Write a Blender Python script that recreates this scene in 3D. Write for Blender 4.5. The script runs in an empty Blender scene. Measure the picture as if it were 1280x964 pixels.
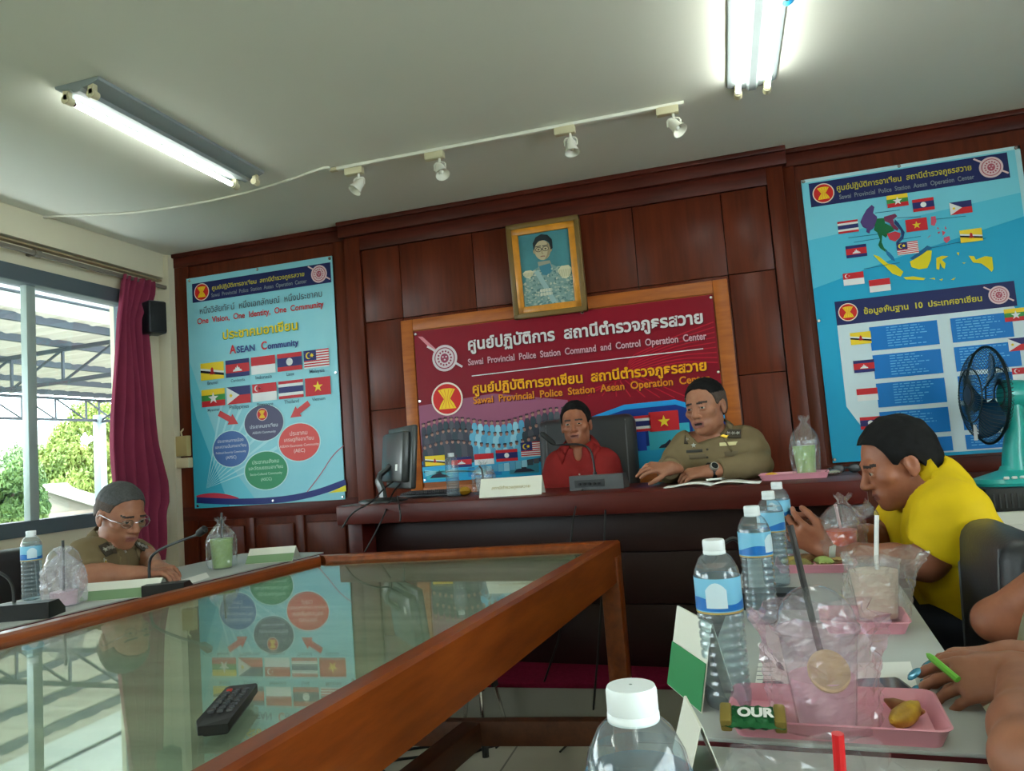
import bpy, bmesh, math, random
import numpy as np
from mathutils import Vector, Matrix, Euler
random.seed(7); rng = np.random.RandomState(11)
scene = bpy.context.scene
COL = scene.collection
V = Vector
PI = math.pi

# ---------------------------------------------------------------- camera
FOC, PITCH, YAW, ROLL = 930.0, 0.0880, -0.2720, -0.0760
CAMZ = 1.12
def cam_axes():
    f = V((math.sin(YAW)*math.cos(PITCH), math.cos(YAW)*math.cos(PITCH), math.sin(PITCH)))
    r = V((math.cos(YAW), -math.sin(YAW), 0)); u = r.cross(f)
    c, s = math.cos(ROLL), math.sin(ROLL)
    return c*r + s*u, -s*r + c*u, f
AR, AU, AF = cam_axes()
cd = bpy.data.cameras.new('camera'); cam = bpy.data.objects.new('camera', cd); COL.objects.link(cam)
cd.sensor_fit = 'HORIZONTAL'; cd.sensor_width = 36; cd.lens = FOC/1280*36; cd.clip_start = 0.02; cd.clip_end = 300
M = Matrix((AR, AU, -AF)).transposed().to_4x4(); M.translation = (0, 0, CAMZ); cam.matrix_world = M
scene.camera = cam
def at(px, py, x=None, y=None, z=None):
    """point from image pixels: where the sight line of a photo point meets the plane x=, y= or z= of the room"""
    d = AR*((px-640)/FOC) - AU*((py-482)/FOC) + AF
    t = x/d.x if x is not None else (y/d.y if y is not None else (z-CAMZ)/d.z)
    return V((0, 0, CAMZ)) + d*t

# ---------------------------------------------------------------- exposure, sky, sun
scene.view_settings.view_transform = 'Standard'; scene.view_settings.look = 'None'
scene.view_settings.gamma = 1; scene.view_settings.use_curve_mapping = False
scene.view_settings.exposure = 1.85
SKY_STRENGTH = 4.0
SUN_STRENGTH = 1.6
TUBE_STRENGTH = 8.0
w = bpy.data.worlds.new('sky'); scene.world = w; w.use_nodes = True
nt = w.node_tree; bg = nt.nodes['Background']
tc = nt.nodes.new('ShaderNodeTexCoord'); nz = nt.nodes.new('ShaderNodeTexNoise'); cr = nt.nodes.new('ShaderNodeValToRGB')
nz.inputs['Scale'].default_value = 2.2; nz.inputs['Detail'].default_value = 6
cr.color_ramp.elements[0].position = .38; cr.color_ramp.elements[0].color = (.72, .83, 1, 1)
cr.color_ramp.elements[1].position = .62; cr.color_ramp.elements[1].color = (1, 1, 1, 1)
nt.links.new(tc.outputs['Generated'], nz.inputs['Vector']); nt.links.new(nz.outputs['Fac'], cr.inputs['Fac'])
nt.links.new(cr.outputs['Color'], bg.inputs['Color']); bg.inputs['Strength'].default_value = SKY_STRENGTH
sd = bpy.data.lights.new('sun', 'SUN'); sd.energy = SUN_STRENGTH; sd.angle = .02; sd.color = (1, .94, .82)
so = bpy.data.objects.new('sun', sd); COL.objects.link(so)
so.rotation_euler = V((-.35, .55, -1.0)).to_track_quat('-Z', 'Y').to_euler(); so.location = (-12, -4, 14)

# ---------------------------------------------------------------- materials
def lin(c):
    return tuple(((v/255)/12.92 if v/255 <= .04045 else ((v/255+.055)/1.055)**2.4) for v in c)
MATS = {}
def mat(name, rgb, rough=.5, metal=0, spec=.5, var=None, bump=None, emit=0, coat=0, axis=None, alpha=1, sss=0):
    if name in MATS: return MATS[name]
    m = bpy.data.materials.new(name); m.use_nodes = True; t = m.node_tree; b = t.nodes['Principled BSDF']
    c = lin(rgb)
    b.inputs['Base Color'].default_value = (*c, 1); b.inputs['Roughness'].default_value = rough
    b.inputs['Metallic'].default_value = metal; b.inputs['Specular IOR Level'].default_value = spec
    b.inputs['Coat Weight'].default_value = coat; b.inputs['Coat Roughness'].default_value = .12
    if sss:
        b.inputs['Subsurface Weight'].default_value = sss; b.inputs['Subsurface Scale'].default_value = .01
        b.inputs['Subsurface Radius'].default_value = (1, .35, .2)
    if emit:
        b.inputs['Emission Color'].default_value = (*c, 1); b.inputs['Emission Strength'].default_value = emit
    m.diffuse_color = (*c, 1)
    if var or bump:
        co = t.nodes.new('ShaderNodeTexCoord'); mp = t.nodes.new('ShaderNodeMapping')
        t.links.new(co.outputs['Object'], mp.inputs['Vector'])
        if axis: mp.inputs['Scale'].default_value = axis
    if var:                                  # var = (noise scale, amount, optional second colour)
        n = t.nodes.new('ShaderNodeTexNoise'); n.inputs['Scale'].default_value = var[0]; n.inputs['Detail'].default_value = 5
        n.inputs['Roughness'].default_value = .6
        t.links.new(mp.outputs['Vector'], n.inputs['Vector'])
        r = t.nodes.new('ShaderNodeValToRGB'); r.color_ramp.elements[0].position = .3; r.color_ramp.elements[1].position = .7
        a = var[1]
        c2 = lin(var[2]) if len(var) > 2 else tuple(v*(1-a) for v in c)
        c1 = c if len(var) > 2 else tuple(min(1, v*(1+a)) for v in c)
        r.color_ramp.elements[0].color = (*c2, 1); r.color_ramp.elements[1].color = (*c1, 1)
        t.links.new(n.outputs['Fac'], r.inputs['Fac']); t.links.new(r.outputs['Color'], b.inputs['Base Color'])
    if bump:                                 # bump = (noise scale, strength, distance)
        n = t.nodes.new('ShaderNodeTexNoise'); n.inputs['Scale'].default_value = bump[0]; n.inputs['Detail'].default_value = 4
        t.links.new(mp.outputs['Vector'], n.inputs['Vector'])
        bp = t.nodes.new('ShaderNodeBump'); bp.inputs['Strength'].default_value = bump[1]; bp.inputs['Distance'].default_value = bump[2]
        t.links.new(n.outputs['Fac'], bp.inputs['Height']); t.links.new(bp.outputs['Normal'], b.inputs['Normal'])
    MATS[name] = m
    return m
def clear(name, tint=(255, 255, 255), ior=1.45, rough=.03, haze=None, amount=.0):
    """thin clear film or pane: see-through with a Fresnel gloss, optionally a milky share"""
    if name in MATS: return MATS[name]
    m = bpy.data.materials.new(name); m.use_nodes = True; t = m.node_tree; t.nodes.clear()
    out = t.nodes.new('ShaderNodeOutputMaterial'); tr = t.nodes.new('ShaderNodeBsdfTransparent'); gl = t.nodes.new('ShaderNodeBsdfGlossy')
    fr = t.nodes.new('ShaderNodeFresnel'); mx = t.nodes.new('ShaderNodeMixShader')
    tr.inputs['Color'].default_value = (*lin(tint), 1); gl.inputs['Roughness'].default_value = rough; ge = t.nodes.new('ShaderNodeNewGeometry'); m1 = t.nodes.new('ShaderNodeMath'); m1.operation = 'MULTIPLY_ADD'; pw = t.nodes.new('ShaderNodeMath'); pw.operation = 'POWER'
    m1.inputs[1].default_value = -2; m1.inputs[2].default_value = 1; pw.inputs[0].default_value = ior      # same gloss on both faces of a thin pane
    t.links.new(ge.outputs['Backfacing'], m1.inputs[0]); t.links.new(m1.outputs[0], pw.inputs[1]); t.links.new(pw.outputs[0], fr.inputs['IOR'])
    t.links.new(fr.outputs['Fac'], mx.inputs['Fac'])
    base = tr
    if haze:
        df = t.nodes.new('ShaderNodeBsdfDiffuse'); df.inputs['Color'].default_value = (*lin(haze), 1)
        m2 = t.nodes.new('ShaderNodeMixShader'); m2.inputs['Fac'].default_value = amount
        t.links.new(tr.outputs[0], m2.inputs[1]); t.links.new(df.outputs[0], m2.inputs[2]); base = m2
    t.links.new(base.outputs[0], mx.inputs[1]); t.links.new(gl.outputs[0], mx.inputs[2]); t.links.new(mx.outputs[0], out.inputs['Surface'])
    MATS[name] = m
    return m
def refr(name, tint, ior=1.33, rough=0):
    if name in MATS: return MATS[name]
    m = mat(name, tint, rough); b = m.node_tree.nodes['Principled BSDF']
    b.inputs['Transmission Weight'].default_value = 1; b.inputs['IOR'].default_value = ior
    return m
def paint(r, g, b, rough=.42):
    return mat('print_%d_%d_%d' % (r, g, b), (r, g, b), rough, spec=.2)

# ---------------------------------------------------------------- object helpers
def chain(o):
    m = o.matrix_basis.copy()
    while o.parent: o = o.parent; m = o.matrix_basis @ m
    return m
def tag(o, label, cat, group=None, kind=None):
    if label: o['label'] = label
    if cat: o['category'] = cat
    if group: o['group'] = group
    if kind: o['kind'] = kind
    return o
def thing(name, label, cat, loc=(0, 0, 0), rotz=0, group=None):
    o = bpy.data.objects.new(name, None); COL.objects.link(o); o.empty_display_size = .05
    o.location = loc; o.rotation_euler = (0, 0, rotz)
    return tag(o, label, cat, group)
def dup(root, loc, rotz, label, group=None, scale=None):
    r = root.copy(); COL.objects.link(r); r.location = loc; r.rotation_euler = (0, 0, rotz); r['label'] = label
    if scale: r.scale = scale
    if group: r['group'] = group
    for ch in list(root.children):
        c = ch.copy(); COL.objects.link(c); c.parent = r
        for g in list(ch.children):
            d = g.copy(); COL.objects.link(d); d.parent = c
    return r
class MB:
    def __init__(s, *mats):
        s.bm = bmesh.new(); s.ms = []; s.cur = 0
        for m in mats: s.mi(m)
        s.cur = 0
    def mi(s, m):
        if m is None: return s.cur
        if m not in s.ms: s.ms.append(m)
        s.cur = s.ms.index(m); return s.cur
    def face(s, vs, k):
        try: f = s.bm.faces.new(vs); f.material_index = k; return f
        except ValueError: return None
    def box(s, c, size, m=None, rot=None, bev=0, seg=2):
        k = s.mi(m); c = V(c); h = V(size)/2
        R = (rot if isinstance(rot, Matrix) else Euler(rot).to_matrix()).to_3x3() if rot is not None else Matrix.Identity(3)
        vs = [s.bm.verts.new(c + R @ V((x*h.x, y*h.y, z*h.z))) for x in (-1, 1) for y in (-1, 1) for z in (-1, 1)]
        fs = [s.face([vs[i] for i in q], k) for q in ((0, 1, 3, 2), (4, 6, 7, 5), (0, 4, 5, 1), (2, 3, 7, 6), (0, 2, 6, 4), (1, 5, 7, 3))]
        if bev:
            es = list({e for f in fs for e in f.edges})
            r = bmesh.ops.bevel(s.bm, geom=es, offset=bev, segments=seg, affect='EDGES', profile=.5)
            for f in r['faces']: f.material_index = k
        return s
    def bar(s, a, b, wd, ht, m=None, up=(0, 0, 1), bev=0):
        a, b = V(a), V(b); d = (b-a).normalized(); u = V(up); sd_ = d.cross(u)
        if sd_.length < 1e-4: sd_ = d.cross(V((1, 0, 0)))
        sd_.normalize(); u = sd_.cross(d)
        return s.box((a+b)/2, ((b-a).length, wd, ht), m, Matrix((d, -sd_, u)).transposed(), bev)
    def ring(s, c, ax, r, n, ref=None, flat=1):
        ax = ax.normalized(); ref = ref or (V((0, 0, 1)) if abs(ax.z) < .9 else V((1, 0, 0)))
        e1 = ax.cross(ref).normalized(); e2 = ax.cross(e1)
        return [s.bm.verts.new(c + e1*(r*math.cos(2*PI*i/n)) + e2*(r*flat*math.sin(2*PI*i/n))) for i in range(n)]
    def skinrings(s, rings, k, caps=True):
        for a, b in zip(rings, rings[1:]):
            n = len(a)
            for i in range(n): s.face([a[i], a[(i+1) % n], b[(i+1) % n], b[i]], k)
        if caps: s.face(list(reversed(rings[0])), k); s.face(rings[-1], k)
    def tube(s, pts, r, m=None, n=8, caps=True, smooth=0, flat=1):
        k = s.mi(m); pts = [V(p) for p in pts]
        rs = list(r) if isinstance(r, (list, tuple)) else [r]*len(pts)
        for _ in range(smooth):
            np_, nr = [pts[0]], [rs[0]]
            for i in range(len(pts)-1):
                np_ += [pts[i]*.75+pts[i+1]*.25, pts[i]*.25+pts[i+1]*.75]; nr += [rs[i]*.75+rs[i+1]*.25, rs[i]*.25+rs[i+1]*.75]
            pts, rs = np_+[pts[-1]], nr+[rs[-1]]
        rings = []; ref = None
        for i, p in enumerate(pts):
            d = pts[min(i+1, len(pts)-1)] - pts[max(i-1, 0)]
            if d.length < 1e-9: d = V((0, 0, 1))
            d.normalize()
            if ref is None: ref = V((0, 0, 1)) if abs(d.z) < .9 else V((1, 0, 0))
            e = d.cross(ref); 
            if e.length < 1e-5: ref = V((0, 1, 0)); e = d.cross(ref)
            ref = e.normalized().cross(d)
            rings.append(s.ring(p, d, rs[i], n, ref, flat))
        s.skinrings(rings, k, caps); return s
    def cyl(s, a, b, r0, r1=None, m=None, n=20): return s.tube([a, b], [r0, r0 if r1 is None else r1], m, n)
    def lathe(s, prof, m=None, n=32, T=None, caps=(False, False), wob=None):
        k = s.mi(m); T = T or Matrix.Identity(4); rings = []
        for r, z in prof:
            rings.append([s.bm.verts.new(T @ V((max(r, 1e-5)*math.cos(2*PI*i/n)*(wob(i/n, z) if wob else 1), max(r, 1e-5)*math.sin(2*PI*i/n)*(wob(i/n, z) if wob else 1), z))) for i in range(n)])
        s.skinrings(rings, k, False)
        if caps[0]: s.face(list(reversed(rings[0])), k)
        if caps[1]: s.face(rings[-1], k)
        return s
    def ball(s, c, r, m=None, n=16, T=None):
        r = V(r) if hasattr(r, '__len__') else V((r, r, r)); c = V(c); h = max(6, n//2)
        R = T if T is not None else Matrix.Identity(3)
        k = s.mi(m); rings = []
        for j in range(1, h):
            a = PI*j/h
            rings.append([s.bm.verts.new(c + R @ V((r.x*math.sin(a)*math.cos(2*PI*i/n), r.y*math.sin(a)*math.sin(2*PI*i/n), -r.z*math.cos(a)))) for i in range(n)])
        s.skinrings(rings, k, False)
        b = s.bm.verts.new(c + R @ V((0, 0, -r.z))); t = s.bm.verts.new(c + R @ V((0, 0, r.z)))
        for i in range(n): s.face([b, rings[0][(i+1) % n], rings[0][i]], k); s.face([t, rings[-1][i], rings[-1][(i+1) % n]], k)
        return s
    def poly(s, pts, m=None):
        k = s.mi(m); s.face([s.bm.verts.new(V(p)) for p in pts], k); return s
    def prism(s, pts, ext, m=None):
        """closed polygon pts pushed along ext"""
        k = s.mi(m); a = [s.bm.verts.new(V(p)) for p in pts]; b = [s.bm.verts.new(V(p)+V(ext)) for p in pts]; n = len(a)
        s.face(list(reversed(a)), k); s.face(b, k)
        for i in range(n): s.face([a[i], a[(i+1) % n], b[(i+1) % n], b[i]], k)
        return s
    def grid(s, f, nu, nv, m=None, loop=False):
        k = s.mi(m); vs = [[s.bm.verts.new(V(f(i/nu, j/nv))) for j in range(nv+1)] for i in range(nu if loop else nu+1)]
        for i in range(nu):
            for j in range(nv):
                a, b = vs[i], vs[(i+1) % len(vs)]
                s.face([a[j], b[j], b[j+1], a[j+1]], k)
        return s
    def mesh(s, me, m=None, T=None):
        k = s.mi(m); T = T or Matrix.Identity(4)
        vs = [s.bm.verts.new(T @ v.co) for v in me.vertices]
        for p in me.polygons: s.face([vs[i] for i in p.vertices], k)
        return s
    def build(s, name, parent=None, local=False, smooth=35, kind=None, label=None, fixn=True):
        me = bpy.data.meshes.new(name)
        if fixn: bmesh.ops.recalc_face_normals(s.bm, faces=s.bm.faces)
        s.bm.to_mesh(me); s.bm.free()
        for m in s.ms: me.materials.append(m)
        if smooth:
            for p in me.polygons: p.use_smooth = True
            me.set_sharp_from_angle(angle=math.radians(smooth))
        return link(name, me, parent, local, kind, label)
def link(name, me, parent=None, local=False, kind=None, label=None):
    o = bpy.data.objects.new(name, me); COL.objects.link(o)
    if parent is not None:
        if not local: me.transform(chain(parent).inverted())
        o.parent = parent
    elif not local:
        n = len(me.vertices); a = np.empty(n*3, np.float32); me.vertices.foreach_get('co', a); a = a.reshape(-1, 3)
        mn, mx = a.min(0), a.max(0); c = V(((mn[0]+mx[0])/2, (mn[1]+mx[1])/2, mn[2])).to_3d()
        me.transform(Matrix.Translation(-c)); o.location = c
    if kind: o['kind'] = kind
    if label: o['label'] = label
    return o

# common materials
WOOD = mat('panel_wood', (102, 42, 22), .33, spec=.22, var=(6, .3, (76, 28, 14)), axis=(4, 4, .35))
WOODTRIM = mat('trim_wood', (94, 36, 24), .38, spec=.2, var=(6, .3, (60, 20, 13)), axis=(.4, 4, 4))
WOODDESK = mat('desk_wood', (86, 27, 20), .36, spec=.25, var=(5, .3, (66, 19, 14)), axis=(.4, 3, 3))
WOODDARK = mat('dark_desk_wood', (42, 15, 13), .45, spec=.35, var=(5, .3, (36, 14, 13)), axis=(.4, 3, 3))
OAK = mat('orange_wood', (180, 100, 36), .38, spec=.3, var=(7, .3, (150, 76, 26)), axis=(.6, 4, 4))
TABLEWOOD = mat('table_wood', (140, 68, 22), .3, spec=.35, var=(7, .3, (108, 46, 14)), axis=(5, .5, 5), coat=.1)
CREAM = mat('cream_wall_paint', (212, 204, 178), .8, var=(1.2, .04))
WHITE = mat('white_plastic', (225, 222, 208), .4)
IVORY = mat('ivory_plastic', (206, 196, 160), .45)
BLACK = mat('black_plastic', (22, 24, 26), .4)
BLACKM = mat('matte_black', (14, 15, 16), .7)
CHROME = mat('chrome', (200, 200, 200), .2, metal=1)
GREYM = mat('grey_metal', (120, 124, 126), .35, metal=.7)
PAPER = mat('white_paper', (226, 226, 220), .75)
LEATHER = mat('black_leather', (36, 37, 40), .42, bump=(90, .25, .003), var=(4, .15))
PINK = mat('pink_plastic', (222, 150, 164), .4, var=(3, .05))
# ---------------------------------------------------------------- room
CEIL, LX, RX, BY, FY, WY, WC = 2.61, -3.549, 3.0, 4.181, -3.2, 4.181, 4.118  # visible walls and ceiling scaled about the camera, results baked in as numbers
FLOORM = mat('floor_tile', (196, 190, 172), .35, var=(1.5, .06))
def floor_mat():
    t = FLOORM.node_tree; b = t.nodes['Principled BSDF']
    co = t.nodes.new('ShaderNodeTexCoord'); br = t.nodes.new('ShaderNodeTexBrick'); br.offset = 0
    for n_, v_ in (('Scale', 1.0), ('Mortar Size', .004), ('Brick Width', .6), ('Row Height', .6)): br.inputs[n_].default_value = v_
    br.inputs['Color1'].default_value = (*lin((198, 192, 174)), 1); br.inputs['Color2'].default_value = (*lin((190, 184, 168)), 1); br.inputs['Mortar'].default_value = (*lin((120, 114, 102)), 1)
    t.links.new(co.outputs['Object'], br.inputs['Vector']); t.links.new(br.outputs['Color'], b.inputs['Base Color'])
floor_mat()
def struct(mb, name, **k): return mb.build(name, kind='structure', **k)
struct(MB().box(((LX+RX)/2, (BY+FY)/2, -.05), (RX-LX+.4, BY-FY+.4, .1), FLOORM), 'floor', smooth=0)
struct(MB().box(((LX+RX)/2, (BY+FY)/2, CEIL+.06), (RX-LX+.5, BY-FY+.5, .12), mat('ceiling_paint', (226, 225, 212), .85, var=(.8, .03))), 'ceiling', smooth=0)
b = MB(CREAM); WR = (-2.9, 1.4, .87, 2.31)                 # right wall; its unseen windows are added for soft daylight
b.box((RX+.1, (BY+FY)/2, WR[2]/2), (.2, BY-FY+.4, WR[2])).box((RX+.1, (BY+FY)/2, (WR[3]+CEIL)/2), (.2, BY-FY+.4, CEIL-WR[3])).box((RX+.1, (WR[1]+BY)/2, (WR[2]+WR[3])/2), (.2, BY-WR[1], WR[3]-WR[2])).box((RX+.1, (FY+WR[0])/2, (WR[2]+WR[3])/2), (.2, WR[0]-FY, WR[3]-WR[2]))
struct(b, 'wall_right', smooth=0)
struct(MB().box(((LX+RX)/2, FY-.1, CEIL/2), (RX-LX, .2, CEIL), CREAM), 'wall_front', smooth=0)
# left wall with its window opening and a second, unseen one
Z0, Z1 = .87, 2.313
openings = ((-2.6, .4), (.86, 3.884))  # first opening, behind the camera, is added for daylight
b = MB(CREAM); XW = LX-.1
b.box((XW, (BY+FY)/2, Z0/2), (.2, BY-FY, Z0)); b.box((XW, (BY+FY)/2, (Z1+CEIL)/2), (.2, BY-FY, CEIL-Z1))
ys = [FY]+[v for o in openings for v in o]+[BY]
for a, c in zip(ys[::2], ys[1::2]): b.box((XW, (a+c)/2, (Z0+Z1)/2), (.2, c-a, Z1-Z0))
struct(b, 'wall_left', smooth=0)
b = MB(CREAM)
b.box((LX+.027, (BY+FY)/2, 2.528), (.055, BY-FY, .164)).box((LX+.02, (BY+FY)/2, 2.43), (.04, BY-FY, .010), mat('painted_groove_shade', (150, 132, 100), .7))  # tan strip puts the groove's shadow line into the colour
b.box((LX+.047, BY-.047, 1.3), (.094, .094, 2.6), CREAM)
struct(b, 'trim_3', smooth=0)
ALU = mat('blue_grey_aluminium', (92, 104, 110), .45, metal=.25); ALUL = mat('pale_aluminium', (168, 180, 174), .4, metal=.3)
for wi, (a, c) in enumerate(openings):
    root = thing('window_%d' % (wi+1), None, None, (LX-.1, (a+c)/2, Z0)); root['kind'] = 'structure'
    b = MB(ALU)
    b.box((LX-.05, (a+c)/2, Z0+.039), (.12, c-a, .078)); b.box((LX-.05, (a+c)/2, Z1-.043), (.12, c-a, .086))
    b.box((LX-.06, a+.03, (Z0+Z1)/2), (.1, .06, Z1-Z0)); b.box((LX-.06, c-.03, (Z0+Z1)/2), (.1, .06, Z1-Z0))
    b.box((LX-.02, (a+c)/2, Z1-.078), (.05, c-a, .02))
    b.build('window_frame', root, smooth=0)
    n = 4 if wi else 3; st = (4.08-.97) if wi else None
    ms = [3.167, 2.41, 1.638] if wi else [a+(c-a)*k/3 for k in (1, 2)]
    for k, y in enumerate(ms):
        MB().box((LX-.055+.02*(k % 2), y, (Z0+Z1)/2), (.045, .058, Z1-Z0-.14), ALUL, bev=.006).build('window_mullion', root)
    ee = [a+.06]+sorted(ms)+[c-.06]
    for p, q in zip(ee, ee[1:]):
        MB().box((LX-.07, (p+q)/2, (Z0+Z1)/2), (.006, q-p-.02, Z1-Z0-.2), clear('window_glass', (240, 247, 245), 1.4)).build('window_pane', root, smooth=0)

root = thing('window_3', None, None, (RX+.1, (WR[0]+WR[1])/2, WR[2])); root['kind'] = 'structure'  # out of view, added to let more daylight in
b = MB(ALU); yc, hh = (WR[0]+WR[1])/2, WR[3]-WR[2]
for zz in (WR[2]+.04, WR[3]-.04): b.box((RX+.06, yc, zz), (.1, WR[1]-WR[0], .08))
for k in range(5): b.box((RX+.06, WR[0]+.03+(WR[1]-WR[0]-.06)*k/4, (WR[2]+WR[3])/2), (.08, .06, hh))
b.build('window_frame', root, smooth=0); MB().box((RX+.07, yc, (WR[2]+WR[3])/2), (.006, WR[1]-WR[0]-.1, hh-.1), clear('window_glass')).build('window_pane', root, smooth=0)
# back wall: cream strip, then panelled wood, the middle field standing forward
struct(MB().box(((LX+RX)/2, BY+.1, CEIL/2), (RX-LX+.4, .2, CEIL), CREAM), 'wall_back', smooth=0)
DARKGAP = mat('panel_gap', (30, 14, 11), .8)
b = MB(WOOD)
XL = -3.455
# side fields (recessed)
for x0, x1 in ((XL, -2.161), (.428, RX)):
    b = MB(WOOD)
    b.box(((x0+x1)/2, WY-.012, CEIL/2), (x1-x0, .024, CEIL), WOOD)
    if x0 < 0:                                              # stiles, rails and raised wainscot panels
        for xx, ww in ((x0+.055, .11), (x1-.047, .094), (-2.948, .055), (-2.59, .055)):
            b.box((xx, WY-.032, .43 if ww == .055 else CEIL/2), (ww, .016, .86 if ww == .055 else CEIL), WOOD, bev=.003)
        b.box(((x0+x1)/2, WY-.032, .87), (x1-x0, .017, .094), WOODTRIM, bev=.003); b.box(((x0+x1)/2, WY-.032, .06), (x1-x0, .017, .12), WOODTRIM)
        for p, q in ((x0+.13, -2.995), (-2.90, -2.636), (-2.543, x1-.117)): b.box(((p+q)/2, WY-.032, .52), (q-p, .019, .52), WOOD, bev=.009)
    else:
        for xx in (x0+.031, 1.716, RX-.05): b.box((xx, WY-.032, CEIL/2), (.062, .016, CEIL), WOOD, bev=.003)
        b.box(((x0+x1)/2, WY-.032, .886), (x1-x0, .017, .078), WOODTRIM, bev=.003)
        for p, q in ((.53, 1.05), (1.115, 1.65)): b.box(((p+q)/2, WY-.032, .53), (q-p, .019, .54), WOOD, bev=.009)
    struct(b, 'wall_back_left' if x0 < 0 else 'wall_back_right')
# middle field
b = MB(WOOD); xm = (-2.161+.428)/2; wm = .428+2.161
b.box((xm, (WC+WY)/2+.01, CEIL/2), (wm, WY-WC-.02, CEIL), DARKGAP)
xs = [-2.051, -1.797, -1.326, -.85, -.377, .102, .341]; zs = [.0, .894, 1.428, 1.972, 2.427]
for i in range(6):
    for j in range(4):
        b.box(((xs[i]+xs[i+1])/2, WC+.006, (zs[j]+zs[j+1])/2), (xs[i+1]-xs[i]-.004, .016, zs[j+1]-zs[j]-.004), WOOD, bev=.002)
for p, q in ((-2.161, -2.055), (.345, .428)): b.box(((p+q)/2, WC-.003, CEIL/2), (q-p, .024, CEIL), WOOD, bev=.003)
b.box((xm, WC-.002, 2.477), (wm, .022, .098), WOODTRIM, bev=.003)
struct(b, 'wall_back_middle')
b = MB(WOODTRIM)
for x0, x1, y in ((XL, -2.161, WY), (-2.161-.023, .428+.023, WC), (.428, RX, WY)):
    b.box(((x0+x1)/2, y-.023, 2.559), (x1-x0, .047, .086), None, bev=.005); b.box(((x0+x1)/2, y-.033, 2.596), (x1-x0, .066, .027), None, bev=.005)
struct(b, 'trim_1')
struct(MB(WOODTRIM).box((LX+.008, (BY+FY)/2, .05), (.016, BY-FY-.3, .1)), 'baseboard_left', smooth=0)
# podium with carpet
CARPET = mat('maroon_carpet', (112, 20, 46), .95, spec=.1, var=(60, .2), bump=(400, .4, .002))
struct(MB().box((-.3, 3.53, .098), (6.4, 1.26, .196), mat('podium_side', (150, 148, 136), .7, var=(2, .08))), 'podium', smooth=0)
struct(MB().box((-.3, 3.525, .206), (6.42, 1.29, .02), CARPET, bev=.006), 'podium_carpet')

# ---------------------------------------------------------------- outside: canopy, garden, house
STEEL = mat('painted_steel', (56, 62, 70), .6, metal=.1)
SHEET = mat('corrugated_sheet', (168, 162, 148), .6, var=(1.5, .2, (130, 124, 112)), axis=(.15, 3, 1))
SHEET.node_tree.nodes['Principled BSDF'].inputs['Transmission Weight'].default_value = 0
_t = SHEET.node_tree; _tl = _t.nodes.new('ShaderNodeBsdfTranslucent'); _tl.inputs['Color'].default_value = (*lin((232, 222, 200)), 1); _mx = _t.nodes.new('ShaderNodeMixShader'); _mx.inputs['Fac'].default_value = .06
_t.links.new(_t.nodes['Principled BSDF'].outputs[0], _mx.inputs[1]); _t.links.new(_tl.outputs[0], _mx.inputs[2]); _t.links.new(_mx.outputs[0], _t.nodes['Material Output'].inputs['Surface'])
root = thing('canopy', 'open steel canopy with corrugated sheets and lattice trusses outside the window', 'canopy', (-8.5, 4, -.4))
ZR = 2.98
def roofz(x): return ZR + .02*(x+5)
b = MB(SHEET)
b.grid(lambda u, v: (-12.6+v*8.75, -3+u*16, roofz(-12.6+v*8.75)+.09+.03*math.sin(u*16*2*PI/.32)), 480, 4); b.build('roof_sheet', root, smooth=60)
for x in (-6.2, -7.2, -8.15, -9.5, -10.85, -12.0):
    MB().bar((x, -3, roofz(x)+.03), (x, 13, roofz(x)+.03), .06, .09, STEEL).build('purlin', root, smooth=0)
def truss(a, c, dz, n):
    a, c = V(a), V(c); m = MB(STEEL); up = V((0, 0, dz))
    m.bar(a, c, .05, .05); m.bar(a-up, c-up, .05, .05)
    for i in range(n+1):
        p = a.lerp(c, i/n); m.bar(p, p-up, .03, .03)
        if i < n:
            q = a.lerp(c, (i+1)/n); m.bar(p, q-up, .025, .025)
    return m
for y in (-2.1, 2.8, 7.7, 12.6): truss((-3.9, y, roofz(-3.9)-.03), (-12.5, y, roofz(-12.5)-.03), .42, 10).build('truss', root, smooth=0)
MB(mat('soffit_white', (206, 208, 200), .8)).box((-5.3, 5, 2.965), (3.0, 16, .02)).build('soffit_board', root, smooth=0)
truss((-12.5, -3, roofz(-12.5)), (-12.5, 13, roofz(-12.5)), .42, 22).build('truss', root, smooth=0)
for y in (-2.1, 2.8, 12.6): MB().box((-12.5, y, 1.05), (.17, .17, 2.95), mat('post_paint', (150, 160, 168), .6), bev=.01).build('post', root)
struct(MB().box((-19.6, 6, -.5), (29.7, 60, .2), mat('outdoor_ground', (84, 88, 66), .9, var=(.6, .2, (56, 76, 36)))), 'ground_outside', smooth=0)
LEAF = mat('leaf_green', (122, 150, 84), .6, var=(1.2, .35, (84, 116, 60))); LEAFY = mat('leaf_yellow_green', (138, 150, 66), .6, var=(1.4, .3, (84, 112, 48)))
LEAFP = mat('pale_leaf', (118, 140, 92), .6, var=(1.2, .3, (84, 112, 66))); BARK = mat('bark', (92, 78, 62), .9, var=(8, .3))
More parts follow.
